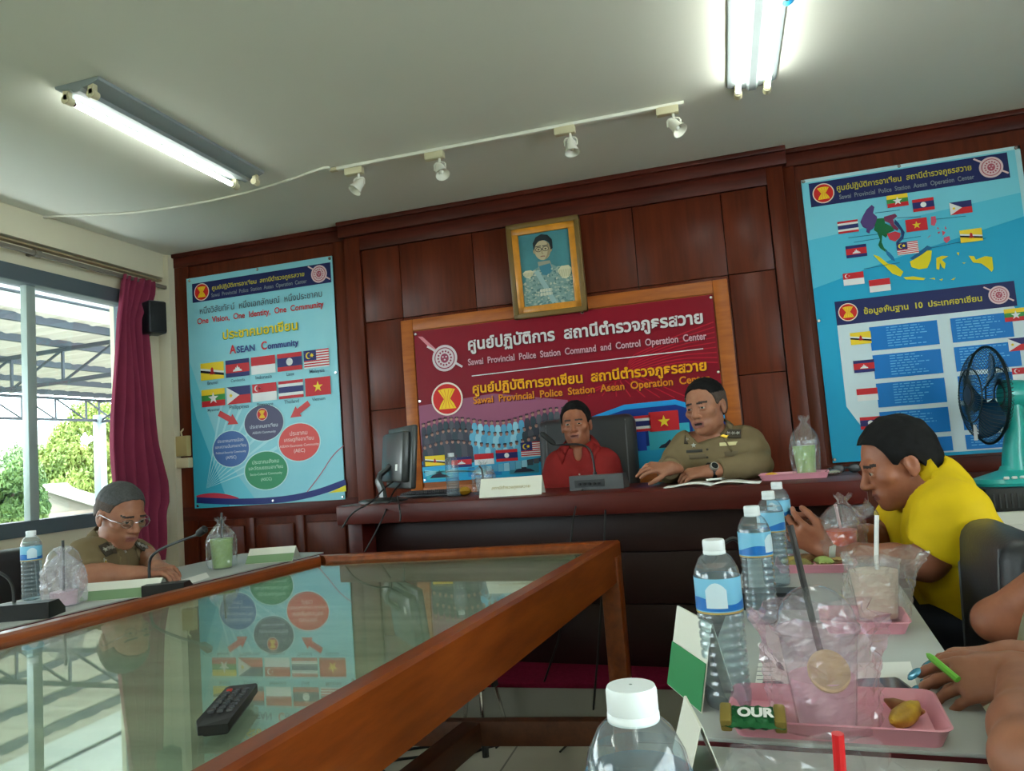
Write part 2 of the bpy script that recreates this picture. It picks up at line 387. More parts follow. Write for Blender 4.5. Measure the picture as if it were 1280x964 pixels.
def tree(label, x, y, h, r, leaf, n, clumps, z0=-.4):
    n = int(n*2.6)
    t = thing('tree', label, 'tree', (x, y, z0))
    m = MB(BARK); cs = []
    m.tube([(x, y, z0), (x+.1, y, z0+h*.3), (x-.05, y+.05, z0+h*.62)], [.13, .1, .05], n=8)
    for k in range(clumps):
        a = rng.rand()*2*PI; rr = r*math.sqrt(rng.rand())*.85; zz = z0+h*(.32+.62*rng.rand())
        c = V((x+rr*math.cos(a), y+rr*math.sin(a), zz)); cs.append((c, r*(.28+.2*rng.rand())))
        m.tube([(x, y, z0+h*.3), ((x+c.x)/2, (y+c.y)/2, (z0+h*.4+c.z)/2), tuple(c)], [.05, .035, .012], n=5)
    m.build('trunk', t)
    vs, fs = [], []
    for k in range(n):
        c, cr = cs[k % len(cs)]; d = V(rng.normal(size=3)); d.normalize(); p = c + d*cr*(.55+.5*rng.rand())
        e = Euler(rng.rand(3)*6.28).to_matrix(); s_ = .055+.06*rng.rand(); i = len(vs)
        vs += [p+e@V((-s_*.5, 0, 0)), p+e@V((0, -s_*.4, .02)), p+e@V((s_, 0, 0)), p+e@V((0, s_*.4, .02))]; fs.append((i, i+1, i+2, i+3))
    me = bpy.data.meshes.new('foliage'); me.from_pydata(vs, [], fs); me.materials.append(leaf); link('foliage', me, t)
def place_tree(label, px, top, X, r, leaf, n, clumps):
    g_, t_ = at(px, 600, x=X), at(px, top, x=X); h = (t_.z+.4-.25*r)/.94; tree(label, X, g_.y, h, r, leaf, n, clumps)
place_tree('round leafy green tree at the far left of the window', 6, 566, -13.6, .75, LEAF, 4200, 16)
place_tree('yellow-green tree just left of the canopy post', 110, 528, -17.5, 1.1, LEAFY, 5200, 18)
place_tree('pale green bushy tree behind the shed', 68, 548, -21.5, 1.7, LEAFP, 4600, 18)
place_tree('low pale tree beyond the round green tree', 34, 590, -26, 2.0, LEAFP, 3600, 16)
place_tree('dense yellow-green tree right of the canopy post, half hidden by the curtain', 141, 500, -15.2, 1.1, LEAFY, 4600, 16)
p_ = at(64, 640, x=-15.0); za = at(64, 608, x=-15.0).z+.4
root = thing('shed', 'pale grey gabled shed standing among the trees outside', 'building', (p_.x, p_.y, -.4), math.radians(34))
b = MB(mat('shed_wall', (150, 142, 130), .85, var=(1.5, .12)))
b.prism([(-1.15, -1.2, 0), (1.15, -1.2, 0), (1.15, -1.2, za*.66), (0, -1.2, za), (-1.15, -1.2, za*.66)], (0, 2.6, 0)); b.build('wall', root, local=True, smooth=0)
b = MB(mat('shed_roof', (176, 172, 166), .7)); dz = za*.34
for s_ in (-1, 1): b.prism([(0, -1.35, za+.01), (s_*1.35, -1.35, za-dz*1.17+.01), (s_*1.35, -1.35, za-dz*1.17+.06), (0, -1.35, za+.06)], (0, 2.9, 0))
b.build('roof', root, local=True, smooth=0)

# ---------------------------------------------------------------- curtain and its rail
CURT = mat('curtain_cloth', (136, 50, 76), .85, spec=.2, var=(3, .12), bump=(220, .2, .001))
b = MB(mat('rail_grey', (112, 104, 92), .5))
b.box((LX+.066, 2.5, 2.380), (.024, 3.2, .022), bev=.003)
for y in (1.2, 2.2, 3.12, 3.9): b.box((LX+.035, y, 2.387), (.07, .02, .024))
b.cyl((LX+.066, 3.10, 2.380), (LX+.066, 3.14, 2.380), .020); 
tag(b.build('curtain_rail'), 'grey curtain rail along the left wall above the window', 'curtain rail')
lv = []
for py, l_, r_ in ((348, 153, 192), (362, 150, 192), (380, 148, 186), (400, 145, 180), (431, 143, 185), (493, 141, 193), (556, 138, 199), (605, 139, 209), (630, 142, 209), (645, 146, 204), (682, 152, 205)):
    p, q = at(l_, py, x=LX+.078), at(r_, py, x=LX+.078); lv.append(((p.z+q.z)/2, p.y, q.y))
lv.append((.61, lv[-1][1], lv[-1][2]-.02))
zz_ = [l[0] for l in lv][::-1]; y0_ = [l[1] for l in lv][::-1]; y1_ = [l[2] for l in lv][::-1]
def cur(u, v):
    z = zz_[0]+v*(zz_[-1]-zz_[0]); a, c = np.interp(z, zz_, y0_), np.interp(z, zz_, y1_)
    am = .022+.02*np.interp(z, [.5, 1.5, 2.7], [1, .8, .3])
    return (LX+.078+am*.8*math.sin(u*2*PI*5.5+1.1*math.sin(v*3))+.012*math.sin(v*9+u*7), a+(c-a)*u, z)
b = MB(CURT).grid(cur, 90, 40); o = b.build('curtain', smooth=80)
sm = o.modifiers.new('thick', 'SOLIDIFY'); sm.thickness = .004
tag(o, 'maroon gathered curtain hanging beside the window', 'curtain')
# ---------------------------------------------------------------- wall loudspeaker, switch box
root = thing('wall_speaker', 'small black loudspeaker mounted high beside the curtain', 'speaker', (LX+.08, 4.03, 1.8))
c = at(192, 398, x=LX+.135)
b = MB(mat('speaker_black', (26, 32, 38), .5)).box(c, (.125, .117, .21), rot=(0, 0, -.4), bev=.015); b.build('cabinet', root)
MB().box(c+V((.059, -.024, 0)), (.008, .098, .187), mat('speaker_grille', (14, 18, 22), .8, bump=(300, .5, .002)), rot=(0, 0, -.4), bev=.003).build('grille', root)
MB().bar(c+V((-.04, 0, -.10)), c+V((-.125, 0, -.08)), .03, .02, BLACK).build('bracket', root)
root = thing('switch_box', 'cream wall box with cable duct between curtain and left poster', 'switch box', (-3.43, 4.13, 1.1))
c = at(228, 558, y=4.13); b = MB(mat('aged_ivory', (186, 166, 112), .5)).box(c, (.117, .062, .133), bev=.006); b.build('cover', root)
c2 = at(229, 579, y=4.13); MB().box(c2, (.133, .066, .066), mat('cream_plastic', (214, 202, 166), .5), bev=.006).build('base_box', root)
MB().tube([c+V((0, 0, .06)), c+V((-.008, .0, .095)), c+V((.008, .023, .125))], .006, IVORY).build('cable', root)
# ---------------------------------------------------------------- ceiling lamps, track, cable
CTOP = 3.03; CAM_FACTOR = .78                                # fittings are built under an earlier higher ceiling level, then scaled about the camera
def cam_shrink(t, x, y, z, s_=CAM_FACTOR): t.location = (x, y, z); t.scale = (s_, s_, s_)
TUBE = mat('lit_tube', (244, 255, 246), .4, emit=TUBE_STRENGTH); TUBE.node_tree.nodes['Principled BSDF'].inputs['Emission Color'].default_value = (.93, 1, .94, 1)
LAMPW = mat('lamp_white', (140, 148, 148), .5, spec=.3)
def lamp(label, x, y0, y1, tubes, sep=.15, at_=None):
    """twin batten lamp along y; tubes: which of its two places hold a lit tube"""
    yc = (y0+y1)/2; L = y1-y0
    t = thing('fluorescent_lamp', label, 'ceiling lamp', (x, yc, CTOP-.001), 0, 'fluorescent lamps on the ceiling')
    b = MB(LAMPW); w2 = sep/2
    prof = [(-w2-.055, 0), (-w2-.05, -.014), (-w2+.0, -.03), (-.03, -.034), (-.018, -.05), (.018, -.05), (.03, -.034), (w2, -.03), (w2+.05, -.014), (w2+.055, 0)]
    b.prism([(x+p, y0, CTOP-.002+q) for p, q in prof], (0, L, 0)); b.build('housing', t, smooth=20)
    for s_ in (-1, 1):
        xx = x+s_*w2
        for ye, d in ((y0, 1), (y1, -1)):
            h = MB(IVORY).box((xx, ye+d*.02, CTOP-.05), (.034, .03, .06), bev=.006).cyl((xx, ye+d*.005, CTOP-.072), (xx, ye+d*.045, CTOP-.072), .023, .02)
            h.build('socket', t)
        if s_ in tubes:
            MB().cyl((xx, y0+.05, CTOP-.072), (xx, y1-.05, CTOP-.072), .0135, None, TUBE, 16).build('lit_tube', t)
            for ye, d in ((y0, 1), (y1, -1)): MB(CHROME).cyl((xx, ye+d*.04, CTOP-.072), (xx, ye+d*.062, CTOP-.072), .0138).build('tube_cap', t)
    cam_shrink(t, at_[0], at_[1], CEIL-.001)
lamp('twin lamp fixture on the left with one lit tube and one place empty', -2.80, 2.74, 4.06, (-1,), at_=(-2.184, 2.652))
lamp('twin lamp fixture with two lit tubes at the top of the photo', .325, 2.84, 4.15, (-1, 1), at_=(.2535, 2.726))
lamp('twin lamp fixture with two lit tubes added unseen behind the camera on the left', -2.80, -1.2, .12, (-1, 1), at_=(-2.184, -.42))  # out of view, added to light the room
lamp('twin lamp fixture with two lit tubes added unseen behind the camera on the right', .325, -1.2, .12, (-1, 1), at_=(.2535, -.42))  # second unseen lamp, added for more room light
root = thing('track_rail', 'white ceiling track rail carrying four small spotlights', 'track rail', (-1.13, 4.22, CTOP-.001))
ta, tb = V((-2.235, 4.215, CTOP-.012)), V((-.04, 4.235, CTOP-.012))
MB().bar(ta, tb, .034, .02, WHITE, bev=.003).build('rail', root)
MB().bar(ta+V((-.05, 0, 0)), ta, .036, .022, IVORY, bev=.003).build('end_feed', root)
cam_shrink(root, -.8814, 3.2916, CEIL-.001)
spots = [(-2.12, -.55, .75, 'leftmost of the four white track spotlights, tipped left'), (-1.565, .5, .6, 'second white track spotlight from the left, tipped right'),
         (-.735, .1, .25, 'third white track spotlight from the left, pointing straight down'), (-.135, .7, .55, 'rightmost of the four white track spotlights, at the rail end')]
for x, tx, ty, lb in spots:
    t = thing('track_spotlight', lb, 'spotlight', (x, 4.225, CTOP-.022), 0, 'spotlights on the ceiling track')
    MB().box((x, 4.225, CTOP-.045), (.125, .045, .045), IVORY, bev=.006).build('adapter', t)
    px = x+.03; pz = CTOP-.068; d = V((math.sin(tx), -math.sin(ty)*.8, -1)).normalized(); c = V((px, 4.225, pz-.065))
    b = MB(WHITE).tube([(px, 4.225, pz), (px, 4.225, pz-.03)], .008)
    sd_ = d.cross(V((0, 1, 0))).normalized()
    b.tube([(px-.035, 4.225, pz-.075), (px-.038, 4.225, pz-.03), (px, 4.225, pz-.022), (px+.038, 4.225, pz-.03), (px+.035, 4.225, pz-.075)], .005, smooth=1); b.build('yoke', t)
    R = d.to_track_quat('Z', 'Y').to_matrix().to_4x4(); R.translation = c
    MB(WHITE).lathe([(.001, -.04), (.018, -.04), (.022, -.02), (.030, -.015), (.032, .02), (.044, .055), (.046, .06), (.042, .058), (.03, .03), (.012, .015), (.001, .014)], T=R, n=20).build('lamp_head', t)
    MB().ball(c+d*.03, .014, mat('bulb_glass', (235, 235, 225), .15), 10).build('bulb', t)
    cam_shrink(t, x*CAM_FACTOR, 3.2955, CEIL-.017)
cp = [at(45, 272, z=CEIL-.006), at(75, 270, z=CEIL-.008), at(150, 268, z=CEIL-.008), at(215, 260, z=CEIL-.009), at(290, 246, z=CEIL-.011), at(360, 226, z=CEIL-.009), at(410, 207, z=CEIL-.009), V((-1.785, 3.288, CEIL-.010))]
tag(MB().tube(cp, .007, WHITE, smooth=2).build('ceiling_cable'), 'white cable sagging across the ceiling from left wall to track', 'cable')
# small blue paper ornament hanging by the right lamp
root = thing('paper_ornament', 'small bright blue paper ornament hanging at the top edge beside the lamp', 'ornament', (.46, 3.42, 2.96))
BLUEP = mat('blue_paper', (40, 150, 210), .6)
c = at(984, 2, y=3.4); b = MB(BLUEP)
b.tube([c+V((-.045, 0, .05)), c+V((-.02, 0, -.005)), c+V((.01, 0, -.012)), c+V((.04, 0, .02)), c+V((.06, 0, .07))], [.004, .016, .02, .016, .006], smooth=2, flat=.3)
b.tube([c+V((.02, -.01, .06)), c+V((.035, -.01, .005)), c+V((.0, -.01, .02))], [.004, .012, .004], smooth=2, flat=.3); b.build('paper_curl', root)
MB(WHITE).tube([c+V((0, 0, .0)), (c.x, c.y, CTOP)], .0015, n=5).build('string', root)
cam_shrink(root, .3588, 2.6676, 2.555)
# ---------------------------------------------------------------- printed banners
def text_mesh(body, bold=0):
    cu = bpy.data.curves.new('lettering', 'FONT'); cu.body = body; cu.size = 1; cu.offset = bold; cu.resolution_u = 4
    o = bpy.data.objects.new('lettering', cu); COL.objects.link(o)
    dg = bpy.context.evaluated_depsgraph_get(); me = bpy.data.meshes.new_from_object(o.evaluated_get(dg))
    bpy.data.objects.remove(o); bpy.data.curves.remove(cu)
    return me
class Art:
    """print on a flat sheet in the wall plane y: points are (x, z); each later layer lies a hair in front"""
    def __init__(s, y, conv): s.y = y; s.l = 0; s.conv = conv; s.b = MB()
    def up(s, n=1): s.l += n
    def p3(s, p, dl=0): return V((p[0], s.y-(s.l+dl)*.0006, p[1]))
    def c(s, zx, zy): return s.conv(zx, zy)
    def poly(s, pts, m, b=None): (b or s.b).poly([s.p3(p) for p in pts], m)
    def rect(s, x0, z0, x1, z1, m, b=None): s.poly([(x0, z0), (x1, z0), (x1, z1), (x0, z1)], m, b)
    def ell(s, cx, cz, rx, rz, m, b=None, n=40): s.poly([(cx+rx*math.cos(2*PI*i/n), cz+rz*math.sin(2*PI*i/n)) for i in range(n)], m, b)
    def stroke(s, pts, w, m, b=None, smooth=2, taper=False):
        pts = [V(p) for p in pts]
        for _ in range(smooth):
            q = [pts[0]]
            for a, c in zip(pts, pts[1:]): q += [a*.75+c*.25, a*.25+c*.75]
            pts = q+[pts[-1]]
        b = b or s.b; k = b.mi(m); L, R = [], []
        for i, p in enumerate(pts):
            d = pts[min(i+1, len(pts)-1)]-pts[max(i-1, 0)]; d = d.normalized() if d.length > 0 else V((1, 0)); nn = V((-d.y, d.x))
            ww = w*(math.sin(PI*(i+.3)/(len(pts)-.4)) if taper else 1)/2
            L.append(b.bm.verts.new(s.p3(p+nn*ww))); R.append(b.bm.verts.new(s.p3(p-nn*ww)))
        for i in range(len(pts)-1): b.face([R[i], R[i+1], L[i+1], L[i]], k)
    def star(s, cx, cz, r, m, b=None, n=5, inner=.4, rot=PI/2):
        s.poly([(cx+(r if i % 2 == 0 else r*inner)*math.cos(rot+PI*i/n), cz+(r if i % 2 == 0 else r*inner)*math.sin(rot+PI*i/n)) for i in range(2*n)], m, b)
    def text(s, body, a, c, m, root, bold=.012, sy=1.0, name='lettering', b=None):
        """lettering whose baseline runs from a to c"""
        me = text_mesh(body, bold); xs = [v.co.x for v in me.vertices]; x0, x1 = min(xs), max(xs); sc = (c[0]-a[0])/(x1-x0); z = (a[1]+c[1])/2
        own = b is None; b = b or MB()
        T = Matrix(((sc, 0, 0, a[0]-x0*sc), (0, 0, -1, s.y-(s.l+1)*.0006), (0, sc*sy, 0, z), (0, 0, 0, 1)))
        b.mesh(me, m, T); bpy.data.meshes.remove(me)
        if own: return b.build(name, root, smooth=0, fixn=False)
    def asean(s, cx, cz, r, root):
        b = MB(); s.up(); s.ell(cx, cz, r, r, paint(236, 214, 200), b); s.up(); s.ell(cx, cz, r*.9, r*.9, paint(206, 40, 36), b); s.up(); y = paint(246, 200, 40)
        s.poly([(cx-r*.55, cz+r*.55), (cx-r*.2, cz+.0), (cx+r*.2, cz+.0), (cx+r*.55, cz+r*.55), (cx+r*.2, cz+r*.63), (cx-r*.2, cz+r*.63)], y, b)
        s.poly([(cx-r*.55, cz-r*.6), (cx+r*.55, cz-r*.6), (cx+r*.42, cz-r*.3), (cx+r*.2, cz-.0), (cx-r*.2, cz-.0), (cx-r*.42, cz-r*.3)], y, b); s.up()
        for k in (-.24, -.08, .08, .24): s.stroke([(cx+r*k*1.7, cz+r*.55), (cx+r*k*.4, cz), (cx+r*k*1.6, cz-r*.55)], r*.03, paint(220, 120, 30), b, 1)
        b.build('round_emblem', root, smooth=0, fixn=False); s.l -= 3
    def police(s, cx, cz, r, root, c1=(222, 190, 196), c2=(176, 84, 100)):
        b = MB(); s.up(); s.stroke([(cx-r*1.35, cz+r*1.05), (cx+r*1.35, cz-r*.8)], r*.16, paint(*c1), b, 0); s.up(); s.ell(cx, cz, r*1.0, r*1.0, paint(*c1), b); s.up()
        s.ell(cx, cz, r*.82, r*.82, paint(*c2), b); s.up(); s.ell(cx, cz, r*.74, r*.74, paint(*c1), b); s.up()
        for k in range(14):
            a = 2*PI*k/14; s.ell(cx+r*.52*math.cos(a), cz+r*.52*math.sin(a), r*.08, r*.08, paint(*c2), b, 8)
        s.ell(cx, cz, r*.33, r*.36, paint(*c2), b, 16); s.up()
        for dx, dz in ((-.13, .1), (.13, .1), (0, -.12)): s.ell(cx+r*dx, cz+r*dz, r*.08, r*.06, paint(*c1), b, 8)
        b.build('police_crest', root, smooth=0, fixn=False); s.l -= 6
    def flag(s, kind, x, z, w, h, root):
        """flag with lower left corner x, z"""
        b = MB(); s.up(); R, W_, B_, Y, G, K = paint(200, 40, 48), paint(226, 226, 226), paint(44, 46, 104), paint(240, 206, 50), paint(60, 140, 70), paint(24, 24, 28)
        def bands(*cs):
            tot = sum(q for q, _ in cs); zt = z+h
            for q, m in cs: s.rect(x, zt-h*q/tot, x+w, zt, m, b); zt -= h*q/tot
        if kind == 'thailand': bands((1, R), (1, W_), (2, B_), (1, W_), (1, R))
        elif kind == 'indonesia': bands((1, R), (1, W_))
        elif kind == 'singapore':
            bands((1, R), (1, W_)); s.up(); s.ell(x+w*.2, z+h*.75, h*.17, h*.17, W_, b, 16); s.up(); s.ell(x+w*.24, z+h*.75, h*.15, h*.15, R, b, 16); s.star(x+w*.3, z+h*.75, h*.08, W_, b); s.l -= 2
        elif kind == 'laos': bands((1, R), (2, B_), (1, R)); s.up(); s.ell(x+w/2, z+h/2, h*.21, h*.21, W_, b, 20); s.l -= 1
        elif kind == 'vietnam': bands((1, R)); s.up(); s.star(x+w/2, z+h*.48, h*.32, Y, b); s.l -= 1
        elif kind == 'myanmar': bands((1, Y), (1, G), (1, R)); s.up(); s.star(x+w/2, z+h*.47, h*.36, W_, b); s.l -= 1
        elif kind == 'cambodia':
            bands((1, B_), (2, R), (1, B_)); s.up()
            s.poly([(x+w*.3, z+h*.32), (x+w*.7, z+h*.32), (x+w*.66, z+h*.42), (x+w*.6, z+h*.44), (x+w*.58, z+h*.56), (x+w*.54, z+h*.5), (x+w*.5, z+h*.68), (x+w*.46, z+h*.5), (x+w*.42, z+h*.56), (x+w*.4, z+h*.44), (x+w*.34, z+h*.42)], W_, b); s.l -= 1
        elif kind == 'philippines':
            bands((1, B_), (1, R)); s.up(); s.poly([(x, z), (x+h*.85, z+h/2), (x, z+h)], W_, b); s.up(); s.star(x+h*.28, z+h/2, h*.13, Y, b, 8, .55); s.l -= 2
        elif kind == 'malaysia':
            bands(*[(1, R if i % 2 == 0 else W_) for i in range(14)]); s.up(); s.rect(x, z+h*.43, x+w*.5, z+h, B_, b); s.up(); s.ell(x+w*.2, z+h*.71, h*.19, h*.19, Y, b, 16); s.up(); s.ell(x+w*.24, z+h*.71, h*.16, h*.16, B_, b, 16); s.up(); s.star(x+w*.33, z+h*.71, h*.14, Y, b, 7, .5); s.l -= 4
        elif kind == 'brunei':
            bands((1, Y)); s.up(); s.poly([(x, z+h*.72), (x, z+h*.5), (x+w, z+h*.22), (x+w, z+h*.44)], W_, b); s.up(); s.poly([(x, z+h*.6), (x, z+h*.46), (x+w, z+h*.18), (x+w, z+h*.32)], K, b); s.up(); s.ell(x+w*.5, z+h*.5, h*.1, h*.22, R, b, 12); s.ell(x+w*.5, z+h*.36, h*.2, h*.06, R, b, 12); s.l -= 3
        b.build('flag', root, smooth=0, fixn=False); s.l -= 1
def eyelets(pts, y, root):
    for x, z in pts: MB(CHROME).cyl((x, y, z), (x, y-.006, z), .013, .009, n=12).build('nail', root)
def conv(ox, oy, k, y):
    def f(zx, zy): p = at(ox+zx/k, oy+zy/k, y=y); return (p.x, p.z)
    return f
NAVY = paint(34, 40, 92); GOLD = paint(206, 190, 66); GREYTX = paint(132, 140, 150); YEL = paint(240, 208, 20); LWHITE = paint(222, 224, 224)
THHEAD = 'ศูนย์ปฏิบัติการอาเซียน  สถานีตำรวจภูธรสวาย'; ENHEAD = 'Sawai  Provincial  Police  Station  Asean  Operation  Center'
def vinyl(name, rgb, second, scale): return mat(name, rgb, .4, spec=.2, var=(scale, .1, second), bump=(1.6, .25, .02))

# boards and banners are built on a deeper plane, then scaled about the camera
PRE_SCALE_Y = 5.28                                              # earlier plane of the middle field, before scaling about the camera
def cam_shrink_art(t, x, y, z, s_=.78): t.location = (x, y, z); t.scale = (s_, s_, s_)
# left poster
PY = 5.322
root = thing('poster', 'pale blue ASEAN Community poster with flags and four circles, left of the desk', 'poster', (-3.6, PY, .83))
L = conv(220, 310, 2.835, PY); A = Art(PY, L)
x0, x1, z0, z1 = -4.30, -2.905, .845, 2.80
MB(vinyl('pale_blue_vinyl', (158, 214, 222), (128, 200, 216), .9)).box(((x0+x1)/2, PY+.006, (z0+z1)/2), (x1-x0, .011, z1-z0)).build('vinyl_sheet', root, smooth=0)
def lrect(A, a, c, m): A.rect(a[0], c[1], c[0], a[1], m)
b = A.b; A.up()
TEAL = paint(60, 172, 200); TEAL2 = paint(110, 200, 218)
A.poly([(x0, z0), (x0+.62, z0), (x0+.3, z0+.42), (x0+.12, z0+.9), (x0, z0+1.25)], TEAL2); A.up()
A.poly([(x0, z0), (x0+.34, z0), (x0+.2, z0+.36), (x0+.05, z0+.75), (x0, z0+1.0)], TEAL); A.up()
for k in range(9):
    a = .25+k*.13; A.poly([(x0+.12, z0+.16), (x0+.12+.75*math.cos(a), z0+.16+.75*math.sin(a)), (x0+.12+.75*math.cos(a+.035), z0+.16+.75*math.sin(a+.035))], paint(176, 224, 232))
A.up(); c_ = L(95, 900); A.stroke([L(78, 880), L(150, 876), L(230, 888)], .045, paint(200, 60, 80), taper=True); A.up()
A.stroke([L(80, 893), L(220, 900), L(380, 893), L(500, 870), L(607, 830)], .05, paint(40, 52, 120)); A.stroke([L(470, 865), L(520, 800), L(560, 735), L(600, 700)], .008, paint(190, 110, 130)); A.up()
A.poly([L(545, 868), L(607, 840), L(609, 862)], paint(236, 220, 60)); A.up()
h0, h1 = L(64, 128), L(554, 55); hb = L(70, 200)[1]; hx1 = L(556, 120)[0]
hz1 = (h0[1]+h1[1])/2; hz0 = hz1-.165
A.rect(h0[0], hz0, hx1, hz1, NAVY); A.up()
A.build_ = None
cc = L(268, 700)
def disc(zx, zy, rx, rz, rgb): p = L(zx, zy); A.ell(p[0], p[1], rx*1.05, rz*1.05, paint(196, 228, 232)); A.up(); A.ell(p[0], p[1], rx, rz, paint(*rgb)); A.l -= 1; return p
d1 = disc(318, 620, .182, .146, (82, 78, 108)); d2 = disc(202, 712, .172, .147, (76, 110, 170)); d3 = disc(443, 688, .186, .15, (216, 78, 74)); A.up(.5); d4 = disc(326, 788, .198, .153, (52, 140, 96)); A.l -= .5
A.up(2)
RED = paint(206, 70, 72)
for p, q in (((160, 586), (228, 624)), ((478, 550), (412, 602))):
    p, q = V(L(*p)), V(L(*q)); d = (q-p).normalized(); nn = V((-d.y, d.x)); e = q-d*.09
    A.poly([p+nn*.024, e+nn*.024, e+nn*.05, q, e-nn*.05, e-nn*.024, p-nn*.024], RED)
b.build('printed_artwork', root, smooth=0, fixn=False); A.b = MB()
A.text(THHEAD, (h0[0]+.20, hz0+.085), (hx1-.24, hz0+.085), GOLD, root, .012, 1.0)
A.text(ENHEAD, (h0[0]+.19, hz0+.025), (hx1-.22, hz0+.025), GREYTX, root, .01, 1.25)
A.asean(h0[0]+.095, (hz0+hz1)/2, .075, root); A.police(hx1-.105, (hz0+hz1)/2, .072, root)
zt = [hz0-.105, hz0-.19, hz0-.345, hz0-.475]
A.text('หนึ่งวิสัยทัศน์  หนึ่งเอกลักษณ์  หนึ่งประชาคม', (x0+.13, zt[0]), (x1-.10, zt[0]), paint(88, 96, 110), root, .008, 1.1)
A.text('One  Vision,  One  Identity,  One  Community', (x0+.10, zt[1]), (x1-.09, zt[1]), paint(206, 44, 48), root, .018, 1.1)
t1 = Art(PY, L); t1.l = A.l
A.text('ประชาคมอาเซียน', (x0+.345, zt[2]-.004), (x1-.335, zt[2]-.004), paint(60, 110, 60), root, .035, .95); A.up(); A.text('ประชาคมอาเซียน', (x0+.35, zt[2]), (x1-.34, zt[2]), YEL, root, .016, .95); A.l -= 1
A.text('A', (x0+.405, zt[3]), (x0+.47, zt[3]), paint(206, 44, 48), root, .03, 1.15); A.text('SEAN', (x0+.475, zt[3]), (x0+.65, zt[3]), paint(52, 66, 130), root, .03); A.text('C', (x0+.71, zt[3]), (x0+.765, zt[3]), paint(206, 44, 48), root, .03, 1.15); A.text('ommunity', (x0+.77, zt[3]), (x0+1.06, zt[3]), paint(52, 66, 130), root, .03)
fl1 = ['brunei', 'cambodia', 'indonesia', 'laos', 'malaysia']; fl2 = ['myanmar', 'philippines', 'singapore', 'thailand', 'vietnam']
nm1 = ['Brunei', 'Cambodia', 'Indonesia', 'Laos', 'Malaysia']; nm2 = ['Myanmar', 'Philippines', 'Singapore', 'Thailand', 'Vietnam']
for row, (fl, nm) in enumerate(((fl1, nm1), (fl2, nm2))):
    fz = hz0-.675-row*.225
    for k, f in enumerate(fl):
        fx = x0+.115+k*.246; A.flag(f, fx, fz, .228, .145, root); A.text(nm[k], (fx+.114-.0085*len(nm[k]), fz-.04), (fx+.114+.0085*len(nm[k]), fz-.04), paint(70, 100, 120), root, .01, 1, 'lettering')
PALE = paint(204, 208, 222)
def lines(p, ls, m, gap=.046, w0=.24):
    for i, (s_, ww) in enumerate(ls): z = p[1]-(i-(len(ls)-1)/2)*gap-.012; A.text(s_, (p[0]-ww/2, z), (p[0]+ww/2, z), m, root, .012, 1, 'lettering')
lines((d1[0], d1[1]-.05), [('ประชาคมอาเซียน', .26), ('ASEAN Community', .22)], PALE)
lines(d2, [('ประชาคมการเมือง', .25), ('และความมั่นคงอาเซียน', .30), ('Political-Security Community', .29), ('(APSC)', .10)], PALE)
lines(d3, [('ประชาคม', .16), ('เศรษฐกิจอาเซียน', .27), ('ASEAN Economic Community', .36), ('(AEC)', .10)], paint(240, 196, 190))
lines(d4, [('ประชาคมสังคม', .25), ('และวัฒนธรรมอาเซียน', .32), ('Socio-Cultural Community', .30), ('(ASCC)', .10)], paint(176, 216, 190))
A.asean(d1[0]-.01, d1[1]+.07, .052, root)
eyelets([(x0+.03, z1-.02), (-3.6, z1-.015), (x1-.02, z1-.02), (x1-.02, 1.85), (x0+.03, z0+.02), (-3.55, z0+.025), (x1-.02, z0+.02)], PY, root)

cam_shrink_art(root, -2.808, 4.134, 0.8938)

# right poster
root = thing('poster', 'turquoise poster with a map of countries and blue fact boxes, right of the desk', 'poster', (1.35, PY, .86))
R1 = conv(990, 180, 4.383, PY); R2 = conv(990, 340, 3.441, PY); A = Art(PY, R1)
x0, x1, z0, z1 = .664, 1.965, .885, 2.80
MB(vinyl('turquoise_vinyl', (40, 168, 206), (24, 152, 196), .8)).box(((x0+x1)/2, PY+.006, (z0+z1)/2), (x1-x0, .011, z1-z0)).build('vinyl_sheet', root, smooth=0)
b = A.b; A.up()
SK = paint(120, 202, 222); SK2 = paint(84, 188, 216)
A.poly([(x0, z1), (x1, z1), (x1, z1-.45), (x0+.5, z1-.62), (x0, z1-.75)], SK2); A.up(); A.poly([(x0, z1), (x1, z1), (x1, z1-.30), (x0, z1-.42)], SK); A.up()
A.rect(x0, z1-.022, x1, z1, paint(186, 220, 226)); A.rect(x1-.03, z0, x1, z1, paint(170, 212, 222)); A.up()
h0 = R1(88, 222); h1 = R1(1175, 55); hz1 = (h0[1]+h1[1])/2; hz0 = hz1-.165; hx0, hx1 = h0[0], R1(1185, 165)[0]
A.rect(hx0, hz0, hx1, hz1, NAVY)
g0 = R2(180, 132); g1 = R2(950, 40); gz1 = (g0[1]+g1[1])/2; gz0 = gz1-.16; gx0, gx1 = g0[0], R2(960, 125)[0]
A.poly([(gx0, gz0), (gx1-.02, gz0), (gx1+.05, gz0-.14), (gx1+.05, z0+.02), (gx0+.10, z0+.02), (gx0+.10, z0+.18), (gx0+.0, z0+.36)], paint(206, 222, 228)); A.up()
A.rect(gx0, gz0, gx1, gz1, NAVY); A.up(); A.up()
